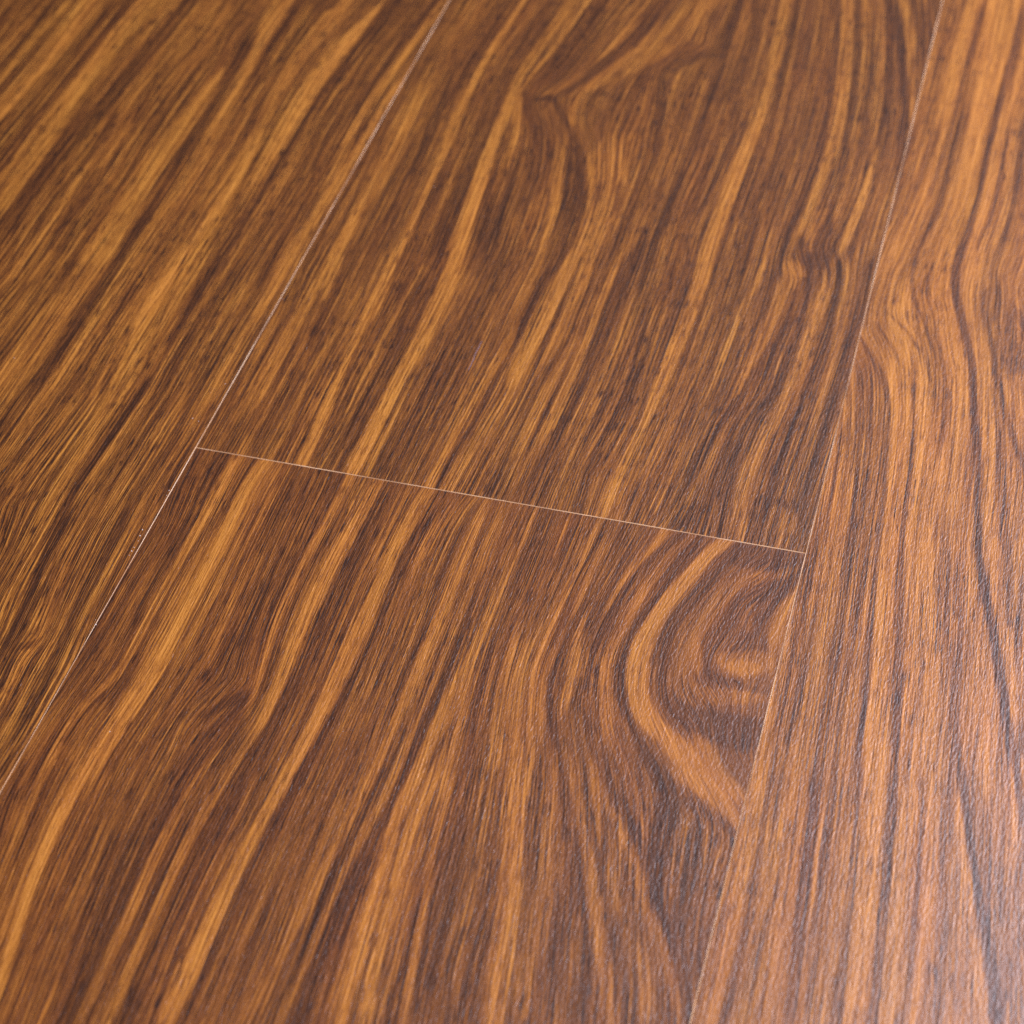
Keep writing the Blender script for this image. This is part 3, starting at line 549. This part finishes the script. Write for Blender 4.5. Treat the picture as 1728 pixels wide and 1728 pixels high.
D 106,-1427,6,25 125,-1576,6,25 135,-1656,6,25
D 162,-1439,11,60 165,-1559,13,60 172,-1670,14,60 186,-1781,14,60 204,-1887,13,60
D 212,-1416,6,28 212,-1504,7,28 214,-1588,8,28 219,-1667,8,28 229,-1744,8,28 240,-1814,8,28 259,-1928,8,28 269,-1997,7,28
D 301,-1803,5,58 300,-1895,5,58
D 319,-1694,6,58 321,-1793,5,58
D 455,-1373,11,16 453,-1477,12,16 449,-1596,12,16 446,-1698,12,16 448,-1800,13,16 453,-1917,13,16 457,-2006,14,16 460,-2085,14,16
D 494,-1298,11,55 488,-1374,10,55 483,-1438,10,55 480,-1527,11,55 480,-1607,11,55 480,-1676,11,55 481,-1751,11,55 482,-1820,11,55 483,-1885,11,55 485,-1948,11,55 486,-2010,11,55 486,-2074,10,55
D 529,-1278,9,20 521,-1387,10,20 516,-1481,11,20 513,-1563,11,20 512,-1649,12,20 512,-1738,12,20 513,-1828,12,20 513,-1878,12,20 514,-1956,12,20 514,-2028,12,20 513,-2084,12,20
D 635,-1272,12,40 639,-1352,10,40
D 643,-1544,9,36 639,-1637,10,36 638,-1724,11,36 639,-1822,11,36 642,-1913,11,36 646,-2013,11,36
D 823,-1201,34,38 811,-1332,35,38 802,-1443,35,38 796,-1546,33,38 793,-1641,27,38 792,-1672,25,38 790,-1766,23,38 788,-1860,23,38 785,-1954,24,38
D 873,-1253,8,58 876,-1329,8,58 881,-1454,8,58 887,-1580,9,58 892,-1689,9,58 893,-1762,9,58 889,-1844,10,58 880,-1913,10,59 873,-1954,10,60
D 817,-1467,6,52 820,-1588,6,52 822,-1708,6,52 822,-1758,6,52 822,-1808,6,52 824,-1920,7,52 825,-1989,7,52
D 853,-1488,9,28 853,-1586,10,28 854,-1681,10,28 855,-1773,11,28
D 973,-1150,9,20 964,-1231,10,20 956,-1312,11,20 951,-1391,11,20 948,-1473,11,20 945,-1546,11,20 943,-1625,11,20 942,-1717,11,20 940,-1792,11,20 938,-1870,10,20 936,-1960,10,20
D 1028,-1432,15,35 1027,-1533,18,35 1027,-1656,18,35
D 1039,-1619,7,52 1043,-1725,9,52 1047,-1816,10,52 1051,-1907,11,52
D 1099,-1128,19,82 1092,-1252,18,82 1092,-1335,17,82 1098,-1424,17,82 1106,-1512,17,82 1113,-1590,16,82 1119,-1666,16,82 1128,-1745,16,82 1137,-1816,15,82 1151,-1903,14,82
D 1063,-1283,5,35 1071,-1358,5,35 1077,-1420,5,35 1090,-1542,5,35 1098,-1623,5,35 1110,-1735,5,35
D 1132,-1353,11,52 1137,-1445,11,52 1142,-1529,11,52 1150,-1624,11,52 1162,-1740,11,52
D 1153,-1410,7,30 1148,-1474,7,30 1148,-1593,6,30 1159,-1718,6,30 1178,-1869,5,30
D 1206,-1230,8,20 1219,-1380,9,20 1234,-1532,9,20 1251,-1670,10,20 1269,-1781,11,20
D 1335,-1453,9,25 1329,-1562,10,25 1319,-1608,9,25 1310,-1701,10,25 1319,-1792,11,25 1335,-1878,11,25
D 1307,-1096,20,70 1338,-1248,19,70 1369,-1393,19,70 1397,-1534,20,70 1419,-1649,23,70 1439,-1760,25,70 1456,-1846,27,70
D 1365,-1592,9,32 1380,-1729,11,32 1402,-1838,11,32
D 1394,-1259,10,30 1423,-1379,10,30 1443,-1473,10,30 1466,-1613,11,30
D 1411,-1057,12,60 1430,-1169,11,60 1453,-1322,11,60 1475,-1466,11,60 1494,-1582,11,60 1519,-1716,11,60
D 1511,-1218,5,18 1567,-1392,6,18 1603,-1504,7,18 1637,-1606,7,18 1667,-1700,7,18 1690,-1776,7,18
D 1485,-1027,14,25 1515,-1105,12,25 1557,-1215,10,25 1601,-1323,8,25 1623,-1377,8,25
D 1521,-1039,14,70 1545,-1131,14,70 1590,-1326,15,70 1610,-1405,16,70 1637,-1495,16,70 1667,-1584,15,70 1695,-1670,15,70 1721,-1754,14,70
D 1597,-1143,11,66 1640,-1210,14,66 1673,-1265,15,66 1707,-1332,13,66 1736,-1397,10,66 1753,-1441,7,66
D 1631,-1274,19,50 1665,-1391,26,50 1695,-1456,18,50
D 1851,-1165,33,40 1895,-1230,25,40
D 1835,-1220,48,36 1850,-1317,46,36 1865,-1412,42,36 1880,-1504,37,36
D 1761,-954,31,74 1828,-995,29,74 1884,-1044,21,74 1915,-1086,11,74
D 1816,-1164,15,20 1816,-1226,18,20 1822,-1314,19,20 1826,-1398,21,20 1833,-1469,21,20 1859,-1556,20,20 1887,-1634,18,20 1906,-1705,13,20
D 1783,-1120,12,50 1774,-1175,11,50 1777,-1261,9,50
D 1771,-1044,16,25 1822,-1068,16,25 1868,-1093,13,25 1904,-1114,9,25
D 1696,-1528,22,35 1717,-1594,21,35 1744,-1680,19,35 1763,-1743,18,35
D 1753,-1561,15,55 1790,-1645,16,55 1808,-1731,16,55
D 1786,-1471,9,66 1818,-1545,11,66 1847,-1616,12,66 1877,-1690,11,66
D 1675,-1501,9,28 1702,-1588,11,28
R 1953,-904,12,68 1957,-1049,12,68 1963,-1187,12,68 1967,-1301,12,68 1971,-1413,13,68 1972,-1526,14,68 1971,-1666,14,68
R 1935,-1091,7,50 1934,-1221,8,50 1934,-1370,9,50 1935,-1490,10,50 1938,-1629,11,50
R 1938,-1193,4,30 1932,-1345,5,30 1934,-1432,7,30
R 2014,-1249,11,50 2019,-1371,11,50 2023,-1490,12,50 2026,-1606,12,50
R 1998,-892,6,30 2004,-1020,6,30
R 2057,-1100,6,35 2054,-1211,7,35 2048,-1342,8,27 2045,-1461,8,27 2043,-1578,9,27
R 2059,-898,12,60 2068,-1029,11,60 2074,-1157,11,60 2076,-1258,11,60
R 2143,-876,25,38 2155,-1007,26,38 2167,-1133,26,38 2177,-1231,25,38 2186,-1328,23,38 2194,-1422,20,38
R 2150,-1337,9,27 2151,-1457,11,27
R 2183,-1495,7,27 2190,-1608,9,27
R 2182,-920,14,58 2195,-1075,13,58 2204,-1199,13,58 2210,-1320,13,58 2213,-1464,13,58 2215,-1579,14,58
R 2202,-839,8,20 2214,-965,8,20 2223,-1067,8,20 2231,-1167,8,20 2238,-1265,9,20 2245,-1361,9,20 2251,-1454,10,20 2257,-1545,10,20 2262,-1625,11,20
R 2290,-816,12,20 2300,-931,11,20 2309,-1044,11,20 2316,-1145,11,20 2323,-1242,11,20 2328,-1329,11,20 2334,-1432,11,20 2339,-1524,11,20 2344,-1604,11,20
R 2330,-854,27,70 2342,-984,25,70 2352,-1110,23,70 2360,-1233,22,70 2366,-1352,22,70 2371,-1469,21,70 2375,-1582,21,70
R 2363,-818,6,27 2380,-974,6,27 2394,-1124,7,27 2404,-1246,7,27 2412,-1364,7,27 2418,-1480,7,27 2422,-1583,7,27
R 2417,-885,12,60 2432,-1012,11,60
R 2434,-933,8,33 2449,-1059,9,33 2450,-1130,17,33
R 2462,-1417,9,25 2476,-1441,7,25
R 2506,-1194,13,55 2526,-1334,16,55 2538,-1471,18,55
R 2522,-884,25,36 2560,-1029,24,36 2592,-1148,24,36 2627,-1284,25,36 2653,-1396,26,36 2673,-1490,27,36
R 2459,-847,10,78 2487,-972,11,78 2514,-1093,12,78 2535,-1187,13,78 2559,-1302,14,78 2577,-1392,14,78 2593,-1480,14,78
R 2464,-753,10,8 2485,-866,10,8 2504,-957,10,8 2525,-1049,10,8 2546,-1134,11,8 2564,-1204,12,8 2584,-1282,14,8 2603,-1362,15,8 2620,-1450,16,8 2634,-1528,16,8
R 2564,-765,24,58 2600,-890,16,58 2617,-989,15,58
R 2648,-956,11,50 2647,-1108,11,50 2665,-1250,9,50
R 2610,-834,8,66 2617,-912,8,66
"""
def catmull(p, n):
    p = np.vstack([2 * p[0] - p[1], p, 2 * p[-1] - p[-2]])
    t = np.linspace(0, 1, n, endpoint=False)[:, None]
    o = []
    for i in range(1, len(p) - 2):
        a, b, c, d = p[i - 1:i + 3]
        o.append(0.5 * (2 * b + (c - a) * t + (2 * a - 5 * b + 4 * c - d) * t ** 2 + (3 * b - a - 3 * c + d) * t ** 3))
    o.append(p[-2][None])
    return np.vstack(o)

FIG = {'L': [], 'U': [], 'D': [], 'R': []}
for ln in STREAKS.strip().splitlines():
    t = ln.split()
    p = np.array([[float(x) / 10 for x in q.split(',')] for q in t[1:]])
    p[:, 3] /= 10
    d = 0.17 if t[0] == 'R' else 0.05
    p[:, 3] = np.where(p[:, 3] > 0.11, d + (1 - d) * p[:, 3], p[:, 3] + 0.5 * d)
    FIG[t[0]].append(p)

def paint(U, V, streaks, base):
    """tone of the figure on the grid (U across, V along, both 1-D, mm)"""
    T = np.full((len(V), len(U)), base, np.float32)
    for p in sorted(streaks, key=lambda s: -s[:, 2].mean()):
        d0 = p[0, :2] - p[1, :2]
        d1 = p[-1, :2] - p[-2, :2]
        ext = min(20.0, 2.0 + 0.3 * np.hypot(*np.diff(p[:, :2], axis=0).T).sum())
        e0 = np.hypot(*d0) + 1e-6
        e1 = np.hypot(*d1) + 1e-6
        p0 = np.r_[p[0, :2] + d0 / e0 * ext, p[0, 2] * 0.35, p[0, 3]]
        p1 = np.r_[p[-1, :2] + d1 / e1 * ext, p[-1, 2] * 0.35, p[-1, 3]]
        q = catmull(np.vstack([p0, p, p1]), 6)
        q[:, 2] = np.clip(q[:, 2], 0.1, None)
        al = np.ones(len(q))
        al[:7] = np.linspace(0, 1, 7)
        al[-7:] = np.linspace(1, 0, 7)
        R = q[:, 2].max() * 1.5 + 0.6
        i0, i1 = np.searchsorted(U, [q[:, 0].min() - R, q[:, 0].max() + R])
        j0, j1 = np.searchsorted(V, [q[:, 1].min() - R, q[:, 1].max() + R])
        if i1 <= i0 or j1 <= j0:
            continue
        A = np.zeros((j1 - j0, i1 - i0), np.float32)
        TN = np.zeros_like(A)
        for k in range(len(q) - 1):
            a, b = q[k], q[k + 1]
            x0, x1 = np.searchsorted(U, [min(a[0], b[0]) - R, max(a[0], b[0]) + R])
            y0, y1 = np.searchsorted(V, [min(a[1], b[1]) - R, max(a[1], b[1]) + R])
            if x1 <= x0 or y1 <= y0:
                continue
            X = U[None, x0:x1]
            Y = V[y0:y1, None]
            dx, dy = b[0] - a[0], b[1] - a[1]
            L2 = dx * dx + dy * dy + 1e-9
            t = np.clip(((X - a[0]) * dx + (Y - a[1]) * dy) / L2, 0, 1)
            D = np.hypot(X - a[0] - t * dx, Y - a[1] - t * dy)
            hw = a[2] + t * (b[2] - a[2])
            soft = 0.55 * hw + 0.25
            z = np.clip((hw + soft * 0.6 - D) / soft, 0, 1)
            z = z * z * (3 - 2 * z) * (al[k] + t * (al[k + 1] - al[k]))
            s = A[y0 - j0:y1 - j0, x0 - i0:x1 - i0]
            tn = TN[y0 - j0:y1 - j0, x0 - i0:x1 - i0]
            up = z > s
            tn[up] = (a[3] + t * (b[3] - a[3]))[up]
            np.maximum(s, z, out=s)
        W = T[j0:j1, i0:i1]
        W += (TN - W) * A * 0.76
    return T

def flow_field(streaks, u0, u1, v0, v1):
    """cross-grain coordinate s (mm) whose level lines follow the streaks; coarse grid, least squares"""
    du, dv = 1.6, 3.0
    nu, nv = int((u1 - u0) / du) + 2, int((v1 - v0) / dv) + 2
    gu, gv = u0 + np.arange(nu) * du, v0 + np.arange(nv) * dv
    cu, cv = gu[:-1] + du / 2, gv[:-1] + dv / 2
    tx = np.zeros((nv - 1, nu - 1))
    ty = np.full((nv - 1, nu - 1), 0.02)
    for p in streaks:
        q = catmull(p[:, :2], 4)
        d = np.diff(q, axis=0)
        c = (q[1:] + q[:-1]) / 2
        for (x, y), (a, b) in zip(c, d):
            n = math.hypot(a, b) + 1e-9
            if abs(b) < 0.45 * abs(a):
                continue
            if b < 0:
                a, b = -a, -b
            R = 9.0
            x0, x1 = np.searchsorted(cu, [x - R, x + R])
            y0, y1 = np.searchsorted(cv, [y - R * 1.6, y + R * 1.6])
            if x1 <= x0 or y1 <= y0:
                continue
            w = np.exp(-((cu[None, x0:x1] - x) ** 2 / 9.0 + (cv[y0:y1, None] - y) ** 2 / 30.0)) * min(n, 6)
            tx[y0:y1, x0:x1] += w * a / n
            ty[y0:y1, x0:x1] += w * b / n
    m = np.hypot(tx, ty)
    tx, ty = tx / m, ty / m
    wt, wn = 1.0, 0.10
    def grad(s):
        a, b, c, d = s[:-1, :-1], s[:-1, 1:], s[1:, :-1], s[1:, 1:]
        return (b + d - a - c) / (2 * du), (c + d - a - b) / (2 * dv)
    def gradT(gx, gy):
        o = np.zeros((nv, nu))
        px, py = gx / (2 * du), gy / (2 * dv)
        o[:-1, :-1] += -px - py
        o[:-1, 1:] += px - py
        o[1:, :-1] += -px + py
        o[1:, 1:] += px + py
        return o
    def A(s):
        gx, gy = grad(s)
        ft = wt * (gx * tx + gy * ty)
        fn = wn * (gx * ty - gy * tx)
        return gradT(ft * tx + fn * ty, ft * ty - fn * tx) + 1e-6 * s
    rhs = gradT(wn * ty, -wn * tx)
    s = np.tile(gu, (nv, 1)) - u0
    r = rhs - A(s)
    p = r.copy()
    rr = (r * r).sum()
    for _ in range(500):
        Ap = A(p)
        al = rr / ((p * Ap).sum() + 1e-30)
        s += al * p
        r -= al * Ap
        r2 = (r * r).sum()
        if r2 < 1e-9:
            break
        p = r + p * (r2 / rr)
        rr = r2
    return gu, gv, s

def sample(gu, gv, s, U, V):
    x = np.clip((U - gu[0]) / (gu[1] - gu[0]), 0, len(gu) - 1.001)
    y = np.clip((V - gv[0]) / (gv[1] - gv[0]), 0, len(gv) - 1.001)
    i, j = x.astype(int), y.astype(int)
    fx, fy = (x - i)[None, :], (y - j)[:, None]
    J, I = j[:, None], i[None, :]
    return (s[J, I] * (1 - fx) + s[J, I + 1] * fx) * (1 - fy) + (s[J + 1, I] * (1 - fx) + s[J + 1, I + 1] * fx) * fy

WIDTH = 192.0
THICK = 8.0

floor = bpy.data.objects.new('laminate_floor', None)
COL.objects.link(floor)
floor['label'] = 'walnut-patterned laminate floor of wide glossy planks with pale hairline joints'
floor['category'] = 'floor'
floor['kind'] = 'thing'

CORE = core_mat()

def edge_wear(L, seed, mean, amp):
    rs = np.random.RandomState(seed)
    n = len(L)
    x = np.zeros(n)
    for wl, a in ((70, 0.6), (16, 0.3), (5, 0.1)):
        k = np.arange(L[0] - wl, L[-1] + 2 * wl, wl)
        x += a * np.interp(L, k, rs.uniform(-1, 1, len(k)))
    return np.clip(mean + amp * x, 0.03, None)

def plank(key, u0, v0, length, label, mat, seed, dense=None, base=0.45, wear=(0.085, 0.04)):
    """one plank: decor layer as its own mesh, worn bevel as a sub-part. u0, v0: its near left corner in mm"""
    u1, v1 = u0 + WIDTH, v0 + length
    if dense:
        a, b, c, d = dense
        U = np.concatenate([np.arange(u0, a, 4.0), np.arange(a, b, 0.45), np.arange(b, u1, 4.0), [u1]])
        V = np.concatenate([np.arange(v0, c, 8.0), np.arange(c, d, 1.0), np.arange(d, v1, 8.0), [v1]])
    else:
        U = np.append(np.arange(u0, u1 - 1, 3.0), u1)
        V = np.append(np.arange(v0, v1 - 2, 10.0), v1)
    U = np.unique(np.round(U, 4))
    V = np.unique(np.round(V, 4))
    st = FIG.get(key, [])
    if st:
        T = paint(U, V, st, base)
        gu, gv, s = flow_field(st, max(u0, dense[0] - 4), min(u1, dense[1] + 4), dense[2], dense[3])
        F = sample(gu, gv, s, U, V)
        over = np.clip(U - gu[-1], 0, None)[None, :] - np.clip(gu[0] - U, 0, None)[None, :]
        F = F + over
    else:
        rs = np.random.RandomState(seed)
        k = np.arange(u0 - 10, u1 + 12, 6.0)
        row = np.interp(U, k, rs.uniform(0.15, 0.8, len(k)))
        T = np.tile(row, (len(V), 1))
        F = np.tile(U - u0, (len(V), 1)) + 3 * np.sin(V / 130.0 + seed)[:, None]
    gv_ = np.abs(np.gradient(F, V, axis=0))
    CA = np.clip(1.25 - 2.2 * gv_, 0, 1)
    if key == 'D':                                   # the eye knot is a soft smoky print without fibres
        CA *= 1 - np.exp(-(((U[None, :] - 181) / 26) ** 2 + ((V[:, None] + 58) / 44) ** 2) ** 2)
    GAP = 0.045
    XL, XR = u0 + GAP, u1 - GAP
    YB, YT = v0 + GAP, v1 - GAP
    tight = (0.45 if u0 < 0 else 0.6) + 0.4 / (1 + np.exp(-(V + 45) / 18.0))     # the long joints close up towards the near side
    wl = edge_wear(V, seed * 5 + 1, *wear) * np.where(key == 'D', tight * 0.85, tight)
    wr = edge_wear(V, seed * 5 + 2, *wear) * np.where(key in 'DR', tight + 0.25, tight)
    wb = edge_wear(U, seed * 5 + 3, *wear) + 0.02
    wt = edge_wear(U, seed * 5 + 4, *wear) + 0.02
    X = np.tile(U, (len(V), 1)).astype(float)
    Y = np.tile(V[:, None], (1, len(U))).astype(float)
    X[:, 0] = XL + wl
    X[:, -1] = XR - wr
    Y[0, :] = YB + wb
    Y[-1, :] = YT - wt
    nu, nv = len(U), len(V)
    ox, oy = u0, v0
    co = np.stack([(X - ox) / 1000, (Y - oy) / 1000, np.zeros_like(X)], -1).reshape(-1, 3)
    idx = np.arange(nu * nv).reshape(nv, nu)
    quads = np.stack([idx[:-1, :-1], idx[:-1, 1:], idx[1:, 1:], idx[1:, :-1]], -1).reshape(-1, 4)
    o = mesh_obj('plank', co, quads, mat, floor, {'tone': T, 'flow': F, 'calm': CA})
    o.location = (u0 / 1000, v0 / 1000, 0)
    if label:
        o['label'] = label
    # bevel and core: ring of top edge -> bevel foot -> underside
    ring = np.concatenate([idx[0, :], idx[1:, -1], idx[-1, -2::-1], idx[-2:0:-1, 0]])
    top = co[ring]
    foot = top.copy()
    x, y = foot[:, 0] * 1000 + ox, foot[:, 1] * 1000 + oy
    x = np.where(x < u0 + 1.0, XL, np.where(x > u1 - 1.0, XR, x))
    y = np.where(y < v0 + 1.0, YB, np.where(y > v1 - 1.0, YT, y))
    dist = np.hypot(foot[:, 0] * 1000 + ox - x, foot[:, 1] * 1000 + oy - y)
    foot[:, 0], foot[:, 1] = (x - ox) / 1000, (y - oy) / 1000
    foot[:, 2] = -np.clip(dist * 0.35, 0.004, None) / 1000
    low = foot.copy()
    low[:, 2] = -THICK / 1000
    n = len(ring)
    bc = np.vstack([top, foot, low])
    i = np.arange(n)
    j = (i + 1) % n
    q = np.vstack([np.stack([i, i + n, j + n, j], -1), np.stack([i + n, i + 2 * n, j + 2 * n, j + n], -1)])
    mesh_obj('bevel', bc, q, CORE, o)
    return o

ML = wood('walnut_amber_print', 1.0, -0.002, 1.2)
MU = wood('walnut_brown_print', 11.0, -0.002, 1.0)
MD = wood('walnut_russet_print', 23.0, 0.0, 0.85)
MR = wood('walnut_copper_print', 37.0, 0.0, 0.85)

plank('L', -WIDTH, -700, 1285, 'amber and dark brown plank with long straight streaks, left of the long joint', ML, 1, (-192, 0, -150, 320), base=0.43)
plank('U', 0, 0, 1285, 'brown plank with thin amber streaks and small dark pin knots beyond the cross joint', MU, 2, (0, 192, 0, 362), base=0.39)
plank('D', 0, -1285, 1285, 'russet plank with a large oval eye knot, on the near side of the cross joint', MD, 3, (0, 192, -236, 0), base=0.41)
plank('R', WIDTH, -420, 1285, 'copper plank with wavy black veins and a pale sheen along the right joint', MR, 4, (192, 292, -200, 362), base=0.62)

# the floor goes on to both sides of what the picture frames
for i, (x, y, mt) in enumerate(((-384, -500, MU), (-576, -760, MR), (384, -560, ML), (576, -720, MD))):
    plank('', x, y, 1285, None, mt, 20 + i)

# ---- bits lying on the boards
sub = mesh_obj('subfloor', [(-3, -3, -0.0082), (3, -3, -0.0082), (3, 3, -0.0082), (-3, 3, -0.0082)], [(0, 1, 2, 3)],
               plain('grey_underlay', lin(60, 52, 46), 0.9))
sub['kind'] = 'structure'

SPECKS = [(31.42, 158.76, 1.0), (-0.02, -81.54, 1.2), (19.8, -119.54, 0.9), (-6.08, 13.21, 0.8), (-73.45, 27.73, 1.0), (115.08, 78.86, 0.7), (-0.75, -21.39, 1.3), (-0.66, -23.64, 0.8), (-2.03, -40.16, 1.2), (-1.74, -42.81, 1.4), (-1.38, -45.16, 0.9), (-1.5, -48.17, 1.1), (-1.6, -49.81, 1.3), (-1.6, -51.68, 0.7), (-2.1, 32.32, 0.8), (-3.74, 12.3, 0.7), (1.06, 80.58, 0.6), (-0.76, -79.73, 0.6)]
rnd = random.Random(7)
co, qd = [], []
for x, y, s in SPECKS:
    k = len(co)
    r = 0.00016 * s
    ring = [(math.cos(a), math.sin(a)) for a in [i * math.pi / 3 for i in range(6)]]
    el, tw = rnd.uniform(1.0, 1.9), rnd.uniform(0, 3)
    for z, f in ((0.0, 1.0), (0.5, 0.85), (0.85, 0.35)):
        for a, c in ring:
            j = rnd.uniform(0.7, 1.15) * f * r
            X, Y = a * j * el, c * j
            co.append((x / 1000 + X * math.cos(tw) - Y * math.sin(tw), y / 1000 + X * math.sin(tw) + Y * math.cos(tw), z * r))
    for t in range(2):
        for i in range(6):
            n = (i + 1) % 6
            qd.append((k + t * 6 + i, k + t * 6 + n, k + t * 6 + 6 + n, k + t * 6 + 6 + i))
    qd.append((k + 12, k + 13, k + 14, k + 15))
    qd.append((k + 12, k + 15, k + 16, k + 17))
dust = mesh_obj('dust', co, qd, plain('pale_dust', lin(205, 190, 190), 0.8))
dust['kind'] = 'stuff'
dust['label'] = 'pale specks of dust and chipped lacquer along the left joint'

FIBRE = [(71.9, 75.1), (71.8, 71.77), (71.71, 68.46), (71.88, 64.91), (71.78, 61.64), (71.79, 58.74)]
co, qd = [], []
for i, (x, y) in enumerate(FIBRE):
    r = 0.00007 * (0.6 if i in (0, len(FIBRE) - 1) else 1.0)
    for k in range(6):
        a = k * math.pi / 3
        co.append((x / 1000 + r * math.cos(a) + 0.00005 * math.sin(i * 2.1), y / 1000, 0.00008 + r * math.sin(a)))
    if i:
        for k in range(6):
            n = (k + 1) % 6
            qd.append(((i - 1) * 6 + k, (i - 1) * 6 + n, i * 6 + n, i * 6 + k))
fib = mesh_obj('lint_fibre', co, qd, plain('grey_blue_lint', lin(120, 112, 140), 0.8))
fib['label'] = 'short thin bluish lint fibre lying on the far brown plank'
fib['category'] = 'fibre'
